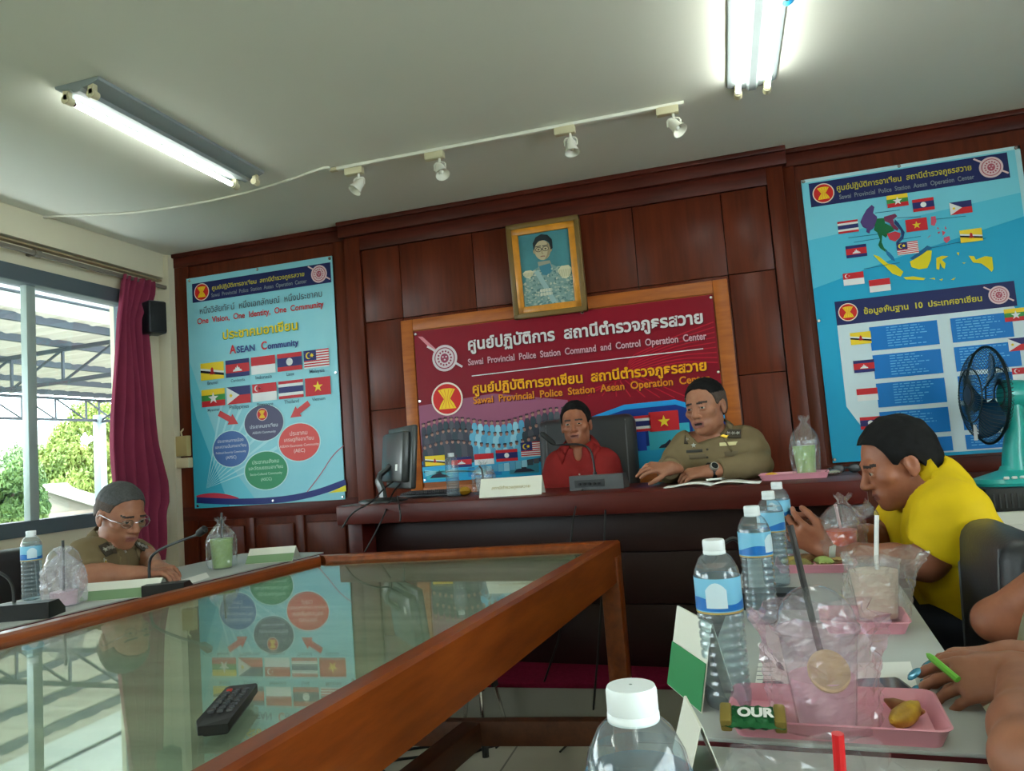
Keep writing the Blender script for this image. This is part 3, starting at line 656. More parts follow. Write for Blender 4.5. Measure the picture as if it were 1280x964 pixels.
# map
def mpoly(pts, rgb): A.poly([R1(*p) for p in pts], paint(*rgb))
mpoly([(432, 340), (447, 352), (440, 385), (462, 405), (460, 440), (440, 470), (425, 480), (420, 497), (403, 488), (405, 470), (385, 462), (370, 435), (385, 400), (405, 365)], (84, 64, 120))
mpoly([(500, 405), (560, 388), (572, 402), (550, 420), (555, 445), (580, 470), (572, 482), (550, 470), (530, 440), (495, 425)], (120, 50, 84)); A.up()
mpoly([(462, 415), (500, 412), (505, 440), (545, 460), (555, 480), (525, 492), (510, 520), (490, 505), (487, 545), (500, 575), (518, 590), (510, 598), (480, 578), (468, 560), (478, 530), (462, 490), (445, 478), (450, 450)], (24, 104, 62)); A.up()
mpoly([(515, 498), (560, 485), (590, 495), (585, 520), (560, 540), (530, 530)], (204, 60, 74)); mpoly([(560, 420), (580, 440), (612, 490), (605, 525), (575, 555), (565, 545), (595, 510), (590, 480), (555, 440)], (34, 66, 112))
mpoly([(505, 585), (530, 600), (552, 625), (560, 648), (540, 640), (515, 612)], (30, 110, 160)); mpoly([(640, 632), (700, 590), (735, 562), (765, 575), (740, 590), (700, 615), (660, 640)], (30, 96, 140))
for pts in ([(440, 612), (470, 620), (520, 660), (560, 668), (605, 705), (590, 732), (545, 715), (510, 680), (470, 645)], [(640, 650), (700, 615), (735, 588), (760, 590), (755, 640), (735, 685), (690, 692), (650, 680)],
            [(785, 630), (815, 618), (850, 620), (815, 640), (835, 660), (830, 690), (815, 680), (805, 655), (800, 695), (785, 690)], [(960, 618), (990, 620), (1000, 640), (1050, 620), (1088, 625), (1095, 690), (1085, 706), (1065, 685), (1030, 660), (985, 655)], [(605, 735), (660, 730), (725, 740), (715, 750), (620, 748)],
            [(745, 742), (775, 738), (778, 748)], [(800, 748), (820, 742), (815, 755)], [(865, 748), (890, 735), (880, 750)], [(895, 600), (910, 600), (905, 618)], [(925, 655), (945, 655), (935, 662)]): mpoly(pts, (226, 206, 30))
for pts in ([(755, 405), (780, 402), (785, 430), (775, 455), (755, 450)], [(825, 520), (855, 510), (860, 530), (840, 550), (825, 535)], [(790, 490), (805, 485), (800, 500)], [(815, 480), (835, 490), (820, 510)], [(730, 525), (755, 503), (750, 512)], [(788, 460), (800, 470), (790, 474)], [(830, 455), (842, 470), (832, 475)]): mpoly(pts, (214, 90, 112))
TLN = paint(30, 96, 130)
for p, q in (((450, 385), (585, 368)), ((570, 412), (700, 405)), ((770, 420), (945, 402)), ((305, 520), (470, 500)), ((335, 545), (480, 522)), ((600, 528), (700, 512)), ((890, 548), (1055, 522)), ((760, 575), (900, 546)), ((390, 690), (585, 655))): A.stroke([R1(*p), R1(*q)], .004, TLN, smooth=0)
# fact boxes with rows of small print
BOX = paint(20, 118, 196); BOXL = paint(96, 176, 226)
cxm = R2(575, 210)[0]; cxn = R2(600, 200)[0]; bz = gz0-.035; hgt = .156
lx = gx0+.175; rx1 = gx1-.055
A.up()
xa0, xa1 = gx0+.19, gx0+.59; xb0, xb1 = gx0+.665, gx1-.02
for r in range(5):
    t = bz-r*(hgt+.030); bt = max(t-hgt, z0+.03)
    A.rect(xa0, bt, xa1, t, BOX); A.rect(xb0, bt, xb1-(.0 if r else .02), t, BOX); A.up()
    for xx0, xx1 in ((xa0, xa1), (xb0, xb1)):
        nl = int((t-bt-.012)/.017)
        for q in range(nl):
            zz = t-.012-q*.017; xe = xx0+.11+(xx1-xx0-.17)*(.55+.45*rng.rand()); xs_ = xx0+(.10 if xx0 == xa0 else .03)
            while xs_ < xe:
                wl = .012+.03*rng.rand(); A.rect(xs_, zz-.006, min(xs_+wl, xe), zz, BOXL); xs_ += wl+.009
    A.l -= 1
A.up(2)
b.build('printed_artwork', root, smooth=0, fixn=False); A.b = MB()
A.text(THHEAD, (hx0+.17, hz0+.085), (hx1-.21, hz0+.085), GOLD, root, .012, 1.15); A.text(ENHEAD, (hx0+.18, hz0+.025), (hx1-.20, hz0+.025), GREYTX, root, .01, 1.3)
A.asean(hx0+.085, (hz0+hz1)/2, .068, root); A.police(hx1-.10, (hz0+hz1)/2, .068, root)
A.text('ข้อมูลพื้นฐาน  10  ประเทศอาเซียน', (gx0+.17, gz0+.055), (gx1-.19, gz0+.055), GOLD, root, .022, 1.0); A.asean(gx0+.075, (gz0+gz1)/2, .06, root); A.police(gx1-.095, (gz0+gz1)/2, .058, root)
fw, fh = .126, .082
for k, zx, zy in (('myanmar', 572, 318), ('laos', 713, 340), ('philippines', 917, 356), ('thailand', 303, 460), ('vietnam', 676, 450), ('brunei', 973, 508), ('cambodia', 348, 593), ('malaysia', 627, 576), ('singapore', 333, 743), ('indonesia', 476, 779)):
    p = R1(zx, zy); A.flag(k, p[0]-fw/2, p[1]-fh/2, fw, fh, root)
fw, fh = .125, .08
for r, (ka, kb) in enumerate((('brunei', 'myanmar'), ('cambodia', 'philippines'), ('indonesia', 'singapore'), ('laos', 'thailand'), ('malaysia', 'vietnam'))):
    t = bz-r*(hgt+.030); A.flag(ka, gx0+.07, t-.105, fw, fh, root); A.flag(kb, xb1-.06, t-.06, fw, fh, root)
eyelets([(x0+.015, z1-.012), (1.27, z1-.01), (x1-.02, z1-.012), (x0+.012, 1.83), (x0+.012, z0+.02), (1.2, z0+.015), (x1-.02, z0+.02)], PY, root)

cam_shrink_art(root, 1.053, 4.134, 0.9172)

# centre board and red banner
root = thing('banner_board', 'wide orange wooden frame board on the panelled wall around the red banner', 'board', (-1.1, PRE_SCALE_Y-.02, .80))
b = MB(OAK); X0, X1, ZB, ZT = -2.317, .119, .80, 2.185; yb = PRE_SCALE_Y-.004
b.box(((X0+X1)/2, yb-.008, (ZB+ZT)/2), (X1-X0, .016, ZT-ZB)).build('backing_board', root, smooth=0)
for i, (c, s_) in enumerate((((X0+.05, ZB/2+ZT/2), (.10, ZT-ZB)), ((X1-.05, ZB/2+ZT/2), (.10, ZT-ZB)), (((X0+X1)/2, ZT-.045), (X1-X0-.2, .09)), (((X0+X1)/2, ZB+.05), (X1-X0-.2, .10)))):
    MB(OAK).box((c[0], yb-.024, c[1]), (s_[0], .016, s_[1]), bev=.005).build('frame_rail', root)
cam_shrink_art(root, -0.858, 4.1028, 0.8704)
BYB = PRE_SCALE_Y-.046
root = thing('banner', 'crimson command centre banner with Thai and English lettering behind the seated men', 'banner', (-1.1, BYB, .93))
B = conv(500, 360, 3.0476, BYB); A = Art(BYB, B)
x0, x1, z0, z1 = -2.205, .012, .935, 2.085
MB(vinyl('crimson_vinyl', (142, 8, 34), (118, 6, 28), .9)).box(((x0+x1)/2, BYB+.006, (z0+z1)/2), (x1-x0, .011, z1-z0)).build('vinyl_sheet', root, smooth=0)
b = A.b; A.up()
for k in range(9):
    A.stroke([(x0+1.2+.1*k, z0+.55-.012*k), (x0+1.5, z0+.62+.015*k), (x0+1.9, z0+.72+.02*k), (x1-.01, z0+.68+.035*k)], .007, paint(178, 22, 44))
A.up()
A.poly([B(68, 185), B(86, 186), B(150, 245), B(140, 255)], paint(214, 130, 140)); A.up()
gz = lambda v: z0+v
A.poly([(x0, gz(.28)), (x0+1.15, gz(.30)), (x0+1.15, gz(.52)), (x0+.6, gz(.62)), (x0, gz(.58))], paint(150, 84, 110)); A.up()
A.poly([(x0, z0), (x1, z0), (x1, gz(.33)), (x0+1.9, gz(.455)), (x0+1.55, gz(.45)), (x0+1.25, gz(.37)), (x0+.8, gz(.24)), (x0+.4, gz(.175)), (x0, gz(.16))], paint(36, 150, 214)); A.up()
A.poly([(x0, z0), (x1, z0), (x1, gz(.29)), (x0+1.9, gz(.42)), (x0+1.55, gz(.415)), (x0+1.2, gz(.33)), (x0+.8, gz(.205)), (x0+.4, gz(.145)), (x0, gz(.135))], paint(24, 52, 128)); A.up()
A.poly([(x0, z0), (x1, z0), (x1, gz(.12)), (x0+1.8, gz(.16)), (x0+1.1, gz(.10)), (x0+.5, gz(.09)), (x0, gz(.085))], paint(40, 160, 206)); A.up()
for p, q, c1 in ((.03, .24, (70, 180, 200)), (.36, .62, (30, 130, 190)), (.68, .9, (60, 130, 150)), (1.42, 1.68, (36, 70, 170)), (1.7, 1.98, (60, 170, 190)), (2.0, 2.18, (40, 140, 180))):
    zz = .02 if p < 1 else .12; A.rect(x0+p, gz(zz), x0+q, gz(zz+(.075 if p < 1 else .17)), paint(*c1)); A.up()
    m = (p+q)/2
    A.poly([(x0+m-.08, gz(zz+.01)), (x0+m+.08, gz(zz+.01)), (x0+m+.05, gz(zz+.03)), (x0+m+.02, gz(zz+.035)), (x0+m, gz(zz+.066)), (x0+m-.03, gz(zz+.04)), (x0+m-.06, gz(zz+.03))], paint(44, 44, 60)); A.l -= 1
A.up(2)
# group photograph printed on the banner: rows of standing officers
SKINP = paint(176, 132, 118)
for row in range(3):
    for k in range(26):
        px = x0+.03+k*.045+(row % 2)*.02; bz_ = gz(.375-.085*row+.03*math.sin(k*.35))
        if px > x0+1.16: continue
        light = .40 < px-x0 < .80
        cc_ = [(104, 176, 206), (150, 204, 222), (90, 160, 196)][(k+row) % 3] if light else [(66, 66, 78), (84, 84, 92), (60, 72, 80)][(k*2+row) % 3]
        A.poly([(px-.021, bz_-.13), (px+.021, bz_-.13), (px+.021, bz_+.02), (px+.012, bz_+.04), (px-.012, bz_+.04), (px-.021, bz_+.02)], paint(*cc_)); A.ell(px, bz_+.056, .0115, .015, SKINP, n=10)
        A.poly([(px-.013, bz_+.06), (px+.013, bz_+.06), (px+.011, bz_+.073), (px-.011, bz_+.073)], paint(60, 56, 70))
    A.up()
A.poly([(x0, gz(.085)), (x0+.5, gz(.09)), (x0+1.1, gz(.14)), (x0+1.16, gz(.27)), (x0+.8, gz(.185)), (x0+.4, gz(.125)), (x0, gz(.115))], paint(60, 170, 214)); A.up()
for k in range(5): A.stroke([(x0+.02, gz(.05+.01*k)), (x0+.25, gz(.09-.008*k)), (x0+.5, gz(.03+.01*k))], .006, paint(150, 220, 230))
A.up()
A.stroke([B(275, 336), B(1155, 232)], .006, LWHITE, smooth=0)
b.build('printed_artwork', root, smooth=0, fixn=False); A.b = MB()
for a_, c_, s_, m, bo, sy in (((262, 240), (1155, 130), 'ศูนย์ปฏิบัติการ  สถานีตำรวจภูธรสวาย', paint(216, 206, 206), .03, 1.0), ((262, 300), (1168, 190), 'Sawai  Provincial  Police  Station  Command  and  Control  Operation  Center', paint(206, 156, 166), .02, 1.25),
                              ((280, 412), (1168, 302), 'ศูนย์ปฏิบัติการอาเซียน  สถานีตำรวจภูธรสวาย', paint(236, 160, 22), .03, 1.0), ((282, 452), (1180, 346), 'Sawai  Provincial  Police  Station  Asean  Operation  Center', paint(214, 128, 26), .022, 1.05)):
    p, q = B(*a_), B(*c_); z = (p[1]+q[1])/2
    A.text(s_, (p[0]+.006, z-.006), (q[0]+.006, z-.006), paint(96, 10, 30), root, bo, sy); A.up(); A.text(s_, (p[0], z), (q[0], z), m, root, bo, sy); A.l -= 1
p = B(172, 268); A.police(p[0], p[1], .10, root, (214, 196, 200), (150, 60, 84)); p = B(181, 423); A.asean(p[0], p[1], .125, root)
for k, zx, zy, fw, fh in (('brunei', 135, 658, .16, .075), ('cambodia', 236, 664, .16, .075), ('indonesia', 322, 652, .15, .08), ('laos', 408, 638, .165, .085), ('malaysia', 506, 614, .175, .105), ('myanmar', 590, 600, .15, .095), ('singapore', 770, 560, .17, .10), ('thailand', 909, 518, .165, .11), ('vietnam', 1006, 507, .20, .135)):
    q = B(zx, zy); A.flag(k, q[0]-fw/2, q[1]-fh/2, fw, fh, root)
eyelets([(x0+.012, z1-.02), ((x0+x1)/2+.2, z1-.012), (x1-.012, z1-.02), (x0+.012, 1.55), (x1-.012, 1.55), (x0+.012, z0+.02), (x1-.012, z0+.02)], BYB, root)

cam_shrink_art(root, -0.858, 4.0825, 0.9718)

# framed portrait leaning out above the banner
root = thing('portrait_frame', 'gold framed portrait of a man in ceremonial uniform above the banner', 'picture', (-1.122, PRE_SCALE_Y-.055, 2.075)); root.rotation_euler = (math.radians(4), 0, 0)
FW, FH = .545, .695; gold = mat('gilt_wood', (198, 128, 26), .35, var=(9, .25), coat=.3); goldd = mat('dark_gilt', (112, 84, 34), .4)
for i, (cx, cz, sx, sz) in enumerate(((0, .02, FW, .04), (0, FH-.02, FW, .04), (-FW/2+.02, FH/2, .04, FH), (FW/2-.02, FH/2, .04, FH))):
    MB(goldd).box((cx, -.012, cz), (sx, .05, sz), bev=.008).build('frame_edge', root, local=True)
for cx, cz, sx, sz in ((0, .06, FW-.05, .05), (0, FH-.06, FW-.05, .05), (-FW/2+.06, FH/2, .05, FH-.05), (FW/2-.06, FH/2, .05, FH-.05)):
    MB(gold).box((cx, -.020, cz), (sx, .022, sz), bev=.004).build('gilt_moulding', root, local=True)
pw, ph = FW-.165, FH-.165
MB(mat('portrait_ground', (58, 122, 130), .5, var=(5, .18))).box((0, -.006, FH/2), (pw+.02, .008, ph+.02)).build('backing', root, local=True, smooth=0)
A = Art(-.0105, None); U = lambda u, v: (-pw/2+u*pw, FH/2+ph/2-v*ph)
def pp(pts, rgb): A.poly([U(*p) for p in pts], paint(*rgb))
A.up(); pp([(.0, 1), (.03, .72), (.10, .58), (.25, .50), (.40, .46), (.62, .46), (.78, .54), (.93, .62), (.98, .8), (1, 1)], (122, 150, 146)); A.up()
pp([(.34, .40), (.58, .40), (.62, .50), (.48, .56), (.36, .50)], (150, 150, 132)); A.up(); pp([(.36, .46), (.58, .44), (.62, .54), (.52, .60), (.38, .58)], (64, 122, 140)); A.up()
pr = np.random.RandomState(4)
for k in range(420):                                  # brocade of the ceremonial coat
    v = .50+.5*pr.rand(); half = .17+min(.32, (v-.46)*1.5); u = .52+half*(2*pr.rand()-1); c1 = [(104, 134, 130), (138, 162, 154), (160, 172, 158), (88, 120, 120), (186, 188, 168)][int(5*pr.rand()**1.3)]
    if .38 < u < .60 and v < .60: continue
    c1_ = U(min(.985, max(.015, u)), min(.985, v)); A.ell(c1_[0], c1_[1], .004+.010*pr.rand(), .003+.007*pr.rand(), paint(*c1), n=8); A.l += .01
for u0, v0, w_, t_ in ((.14, .53, .11, .03), (.86, .55, .14, .05)):
    pp([(u0-w_*.9, v0+t_), (u0-w_, v0), (u0-w_*.5, v0-t_), (u0+w_*.5, v0-t_), (u0+w_*.95, v0), (u0+w_*.8, v0+t_), (u0+w_*.4, v0+t_*2.2), (u0, v0+t_*2.6), (u0-w_*.5, v0+t_*2.2)], (206, 200, 166)); A.up(.2)
    for k in range(9): A.stroke([U(u0-w_*.8+w_*1.6*k/8, v0), U(u0-w_*.7+w_*1.4*k/8, v0+t_*2)], .003, paint(158, 154, 124), smooth=0)
A.stroke([U(.30, .52), U(.42, .70), U(.60, .98)], .035, paint(150, 176, 176)); A.up(.2)
for k in range(16): c1_ = U(.36+.028*(k % 8), .80+.05*(k//8)); A.ell(c1_[0], c1_[1], .010, .012, paint(*[(208, 206, 186), (180, 186, 168)][k % 2]), n=10)
A.l = 9
c1_ = U(.46, .25); A.ell(c1_[0], c1_[1], .155*pw, .135*ph, paint(186, 170, 138))
for u in (.30, .62): c1_ = U(u, .25); A.ell(c1_[0], c1_[1], .025*pw, .035*ph, paint(168, 150, 118))
A.up(); pp([(.55, .13), (.60, .18), (.615, .25), (.59, .32), (.53, .37), (.48, .385), (.54, .32), (.57, .24)], (152, 136, 108)); A.up()
pp([(.29, .25), (.28, .14), (.35, .06), (.46, .03), (.58, .05), (.66, .12), (.66, .24), (.62, .26), (.60, .16), (.52, .115), (.40, .12), (.33, .17)], (34, 42, 46)); A.up()
for u in (.385, .52):
    c1_ = U(u, .235); A.stroke([(c1_[0]+.022*math.cos(a), c1_[1]+.016*math.sin(a)) for a in np.linspace(0, 2*PI, 18)], .004, paint(52, 50, 50), smooth=0); A.ell(c1_[0], c1_[1], .008, .005, paint(50, 44, 42), n=12); A.stroke([(c1_[0]-.022, c1_[1]+.022), (c1_[0]+.02, c1_[1]+.024)], .006, paint(44, 44, 46), smooth=0)
A.stroke([U(.43, .235), U(.475, .235)], .004, paint(52, 50, 50), smooth=0); A.stroke([U(.455, .25), U(.44, .295), U(.47, .30)], .005, paint(148, 126, 98)); A.stroke([U(.41, .335), U(.455, .33), (U(.50, .336))], .007, paint(136, 92, 80))
A.b.build('portrait_print', root, local=True, smooth=0, fixn=False)
cam_shrink_art(root, -0.8752, 4.0755, 1.8649)
# ---------------------------------------------------------------- glass topped display table
GT = .78
FL, FR, NR, NL = V((-1.546, 2.591, 0)), V((-.393, 2.673, 0)), V((-.640, .28, 0)), V((-1.914, .28, 0))
root = thing('glass_table', 'large wooden table with a glass top reflecting window and posters, in the foreground', 'table', (-1.12, 1.5, 0))
cen = (FL+FR+NR+NL)/4
def inset(p, d): return p+(cen-p).normalized()*d*1.35
def rail(a, c, name):
    b = MB(TABLEWOOD); d = (c-a).normalized(); n = V((-d.y, d.x, 0)); n = n if n.dot(cen-a) > 0 else -n
    ws = [(0, GT-.135), (0, GT-.008), (.006, GT), (.040, GT), (.050, GT-.006), (.056, GT-.018), (.056, GT-.05), (.03, GT-.05), (.03, GT-.135)]
    # mitred ends along the corner bisectors
    def pt(p, o, z, s_): return p + n*o + d*(o*s_) + V((0, 0, z))
    k = b.mi(TABLEWOOD); A_ = [b.bm.verts.new(pt(a, o, z, 1)) for o, z in ws]; C_ = [b.bm.verts.new(pt(c, o, z, -1)) for o, z in ws]
    m = len(ws)
    for i in range(m): b.face([A_[i], A_[(i+1) % m], C_[(i+1) % m], C_[i]], k)
    b.face(A_, k); b.face(C_[::-1], k); b.build(name, root, smooth=30)
for a, c in ((FL, FR), (FR, NR), (NR, NL), (NL, FL)): rail(a, c, 'frame_rail')
mapm = mat('table_sheet', (236, 238, 224), .6, var=(2.2, .35, (190, 198, 186)), axis=(1, 5, 1))
q = [inset(p, .045) for p in (FL, FR, NR, NL)]
MB(mapm).prism([p+V((0, 0, GT-.045)) for p in q], (0, 0, .012)).build('base_sheet', root, smooth=0)
MB(clear('table_glass', (238, 244, 238), 1.6, 0)).prism([p+V((0, 0, GT-.026)) for p in q], (0, 0, .006)).build('glass_top', root, smooth=0)
for p in (FL, FR, NR, NL):
    g = inset(p, .045); MB(TABLEWOOD).box((g.x, g.y, (GT-.05)/2), (.065, .065, GT-.05), rot=(0, 0, -.09), bev=.004).build('leg', root)
g = [inset(p, .045) for p in (FL, FR, NR, NL)]
STW = mat('stretcher_wood', (92, 50, 30), .45, var=(7, .3), axis=(4, .6, 4))
MB(STW).bar(g[0]+V((0, 0, .14)), g[1]+V((0, 0, .14)), .045, .085, bev=.004).build('stretcher', root)
MB(STW).bar(g[2]+V((0, 0, .14)), g[3]+V((0, 0, .14)), .045, .085, bev=.004).build('stretcher', root)
MB(STW).bar((g[0]+g[1])/2+V((.02, -.02, .14)), (g[2]+g[3])/2+V((0, .02, .14)), .07, .085, bev=.004).build('stretcher', root)
# remote control on the glass
c = V((-.742, .972, GT-.020)); root = thing('remote_control', 'black remote control lying on the glass table top', 'remote control', c, math.radians(22))
b = MB(mat('remote_black', (13, 13, 14), .45)); b.prism([(.024*math.cos(a)*s_+0, 0, 0) for a, s_ in ()] or [(-.024, -.075, .012), (-.020, -.082, .006), (.020, -.082, .006), (.024, -.075, .012), (.024, .075, .012), (.02, .082, .012), (-.02, .082, .012), (-.024, .075, .012)], (0, 0, .012))
b.box((0, 0, .006), (.036, .15, .011), None, bev=.004); b.build('body', root, local=True)
b = MB()
for r in range(8):
    for k in range(3): MB(mat('remote_key', (60, 62, 64), .6)).box((-.013+k*.013, -.045+r*.014, .0253), (.008, .007, .004), mat('remote_key_red', (170, 50, 40), .5) if (r, k) == (7, 0) else None, bev=.001).build('key', root, local=True)

# ---------------------------------------------------------------- speakers' desk on the podium
PZ = .216
DL, DR = V((-1.729, 3.065, 0)), V((.455, 2.83, 0)); dlen = (DR-DL).length; drot = math.atan2(DR.y-DL.y, DR.x-DL.x)
root = thing('panel_desk', 'long dark red-brown wooden desk on the podium where two men sit', 'desk', (DL.x, DL.y, PZ), drot)
def ondesk(px, py, ly=.34):
    """point of the desk top at depth ly behind its front edge, in the sight line's column"""
    p = at(px, py, y=2.95+ly)
    for _ in range(3): p = at(px, py, y=DL.y+(p.x-DL.x)*math.tan(drot)+ly)
    return V((p.x, p.y, .93))
def dk(x, y, z=.93): return V((DL.x, DL.y, 0)) + Matrix.Rotation(drot, 3, 'Z') @ V((x, y, 0)) + V((0, 0, z))
H = .93-PZ
MB(WOODDESK).box((dlen/2, .29, H-.042), (dlen, .58, .084), bev=.006).build('desk_top', root, local=True)
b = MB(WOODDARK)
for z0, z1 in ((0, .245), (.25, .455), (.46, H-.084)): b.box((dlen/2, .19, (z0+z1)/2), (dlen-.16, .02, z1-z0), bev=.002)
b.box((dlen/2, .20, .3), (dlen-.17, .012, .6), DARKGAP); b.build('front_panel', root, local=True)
for x in (.05, dlen-.05): MB(WOODDESK).box((x, .32, (H-.084)/2), (.075, .5, H-.084), bev=.003).build('end_panel', root, local=True)

# ---------------------------------------------------------------- grey meeting tables
LAM = mat('grey_laminate', (172, 176, 172), .42, var=(3, .04)); EDGE = mat('dark_red_edging', (84, 26, 30), .5)
def meeting_table(label, cx, cy, rot, wd, ln, group):
    t = thing('meeting_table', label, 'table', (cx, cy, 0), rot, group)
    MB(LAM).box((0, 0, .7475), (wd, ln, .005), bev=.001).build('table_top', t, local=True)
    MB(EDGE).box((0, 0, .7295), (wd, ln, .031)).build('edge_band', t, local=True)
    for sx in (-1, 1):
        for sy in (-1, 1): MB(GREYM).box((sx*(wd/2-.05), sy*(ln/2-.08), .3575), (.025, .025, .715), bev=.003).build('leg', t, local=True)
    MB(GREYM).bar((-wd/2+.05, -ln/2+.08, .62), (-wd/2+.05, ln/2-.08, .62), .02, .03).bar((wd/2-.05, -ln/2+.08, .62), (wd/2-.05, ln/2-.08, .62), .02, .03).build('frame', t, local=True)
    return t
RT = -.084
def rt(u, v, z=.75):
    """point on the right-hand table row: u across from the row's middle, v along it from y = 0.955"""
    return V((.090+u*math.cos(RT)-v*math.sin(RT), .955+v*math.cos(RT)+u*math.sin(RT), z))
p = rt(0, .78); meeting_table('grey meeting table on the right holding bottles and pink trays', p.x, p.y, RT, .36, 1.54, 'grey meeting tables')
p = rt(0, -.735); meeting_table('grey meeting table at the bottom right edge, nearest the camera', p.x, p.y, RT, .36, 1.44, 'grey meeting tables')
LT = -.16
def ltab(u, v, z=.75): return V((-2.07+u*math.cos(LT)-v*math.sin(LT), 2.1+v*math.cos(LT)+u*math.sin(LT), z))
p = ltab(0, .10); meeting_table('grey meeting table before the window at which the bespectacled officer sits', p.x, p.y, LT, .46, 1.5, 'grey meeting tables')

# ---------------------------------------------------------------- chairs
CHAIRL = mat('chair_leather', (46, 47, 50), .42, bump=(90, .25, .003), var=(4, .15))
def office_chair(label, loc, rot, w, top, group=None, lean=.10, seat=.45):
    """padded swivel chair; it faces local +y"""
    t = thing('office_chair', label, 'chair', loc, rot, group)
    def pad(cx, cy, cz, sx, sy, sz, rx=0, bulge=.02):
        b = MB(CHAIRL); b.box((0, 0, 0), (sx, sy, sz), bev=min(sx, sy, sz)*.42, seg=4); bm = b.bm
        T = Matrix.Translation((cx, cy, cz)) @ Matrix.Rotation(rx, 4, 'X'); bmesh.ops.transform(bm, matrix=T, verts=bm.verts); return b
    bh = top-seat-.06
    pad(0, -.25-lean*bh/2, seat+.06+bh/2, w, .11, bh, lean).build('backrest', t, local=True)
    b = MB(mat('seam_highlight', (92, 94, 98), .5)); Tp = Matrix.Translation((0, -.25-lean*bh/2, seat+.06+bh/2)) @ Matrix.Rotation(lean, 4, 'X')  # light grey paints the highlight along the seam
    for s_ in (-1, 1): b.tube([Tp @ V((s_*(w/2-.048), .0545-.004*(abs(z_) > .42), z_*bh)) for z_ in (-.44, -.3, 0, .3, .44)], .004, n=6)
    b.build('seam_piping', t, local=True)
    pad(0, 0, seat, w*.98, .48, .11).build('seat', t, local=True)
    for s_ in (-1, 1):
        MB(BLACK).tube([(s_*(w/2+.02), .15, seat-.04), (s_*(w/2+.04), .15, seat+.17), (s_*(w/2+.04), -.16, seat+.18), (s_*(w/2+.02), -.2, seat-.02)], .014, smooth=2).build('armrest', t, local=True)
    MB(CHROME).cyl((0, 0, .1), (0, 0, seat-.05), .025).build('gas_column', t, local=True)
    for k in range(5):
        a = 2*PI*k/5+.3; e = V((.27*math.cos(a), .27*math.sin(a), .065))
        MB(BLACK).bar((0, 0, .11), e, .04, .03, bev=.004).ball(e-V((0, 0, .035)), (.022, .028, .028), BLACKM, 10).build('base_spoke', t, local=True)
    return t
c = at(729, 545, y=3.85); office_chair('tall black leather office chair behind the man in the red shirt', (c.x, 3.68, PZ), PI, .525, at(735, 521, y=3.95).z-PZ, 'black office chairs')
chair_y = V((.66, 1.84, 0)); office_chair('grey-black padded chair beside the man in the yellow shirt', (.295, 1.89, 0), PI/2-.06, .44, .875, 'black office chairs', .05, .42)
office_chair('black office chair of the officer writing by the window', (-2.56, 2.27, 0), -PI/2+.05, .50, .88, 'black office chairs', .08)
office_chair('black office chair of the uniformed officer at the panel desk', (-.0, 3.62, PZ), PI, .44, .72, 'black office chairs', .06, .44)

# ---------------------------------------------------------------- fan on stacked boxes at the right
FANY = 3.75
TEALP = mat('turquoise_plastic', (40, 178, 170), .3, spec=.5, coat=.3); 
cz = at(1250, 606, y=FANY).z; bx = at(1262, 600, y=FANY).x
wz = at(1262, 634, y=FANY).z
t = thing('storage_cabinet', 'white cabinet under the black vented device behind the man in yellow', 'cabinet', (bx+.08, FANY+.02, PZ))
b = MB(mat('cabinet_white', (206, 204, 194), .5)).box((bx+.1, FANY+.02, (PZ+wz)/2), (.62, .42, wz-PZ), bev=.006); b.build('body', t)
MB(mat('cabinet_white', None or (206, 204, 194))).box((bx+.1, FANY-.2, (PZ+wz)/2-.01), (.56, .016, wz-PZ-.08), bev=.004).build('door', t); MB(GREYM).tube([(bx+.32, FANY-.21, wz-.2), (bx+.32, FANY-.235, wz-.19), (bx+.32, FANY-.235, wz-.1), (bx+.32, FANY-.21, wz-.09)], .005).build('handle', t)
t = thing('vented_device', 'black slatted electronic device on the white cabinet, under the turquoise fan', 'device', (bx+.08, FANY, wz))
b = MB(BLACK).box((bx+.1, FANY, (wz+cz)/2), (.5, .34, cz-wz), bev=.008); b.build('body', t)
b = MB(mat('vent_grey', (54, 56, 58), .6))
for k in range(20): b.box((bx-.12+k*.022, FANY-.172, (wz+cz)/2-.005), (.006, .006, (cz-wz)*.6))
b.build('vent_slats', t, smooth=0)
t = thing('table_fan', 'turquoise table fan with dark wire cage, right of the map poster', 'fan', (bx, FANY, cz))
b = MB(TEALP); T = Matrix.Translation((bx+.03, FANY, cz))
b.lathe([(.001, 0), (.155, 0), (.16, .012), (.15, .03), (.10, .048), (.06, .062), (.052, .08), (.001, .085)], T=T, wob=lambda u, z: 1+.12*math.cos(4*PI*u)); b.build('base', t)
for k in range(3): MB(mat('fan_button', (230, 232, 228), .4)).box((bx-.05+k*.03, FANY-.125, cz+.036), (.02, .014, .012), rot=(-.4, 0, 0), bev=.003).build('button', t)
hc = at(1233, 494, y=FANY); mc = at(1268, 494, y=FANY); top = V((bx+.055, FANY, hc.z-.05))
MB(TEALP).tube([(bx+.03, FANY, cz+.06), (bx+.035, FANY, cz+.15), (bx+.05, FANY, (cz+hc.z)/2+.05), tuple(top)], [.055, .046, .038, .036], n=20).build('column', t)
nd = V((-1, -.10, .06)).normalized(); R = nd.to_track_quat('Z', 'Y').to_matrix().to_4x4(); hc = hc+V((0, 0, 0)); R.translation = hc
tail = hc-nd*.16
MB(TEALP).lathe([(.001, -.20), (.035, -.20), (.055, -.185), (.064, -.14), (.066, -.075), (.05, -.06), (.001, -.06)], T=R, n=28).build('motor_housing', t)
MB(TEALP).tube([tuple(top), tuple(hc-nd*.12-V((0, 0, .05)))], [.04, .034]).build('neck', t)
WIRE = mat('dark_wire', (22, 44, 48), .45, metal=.3); FR_ = .215
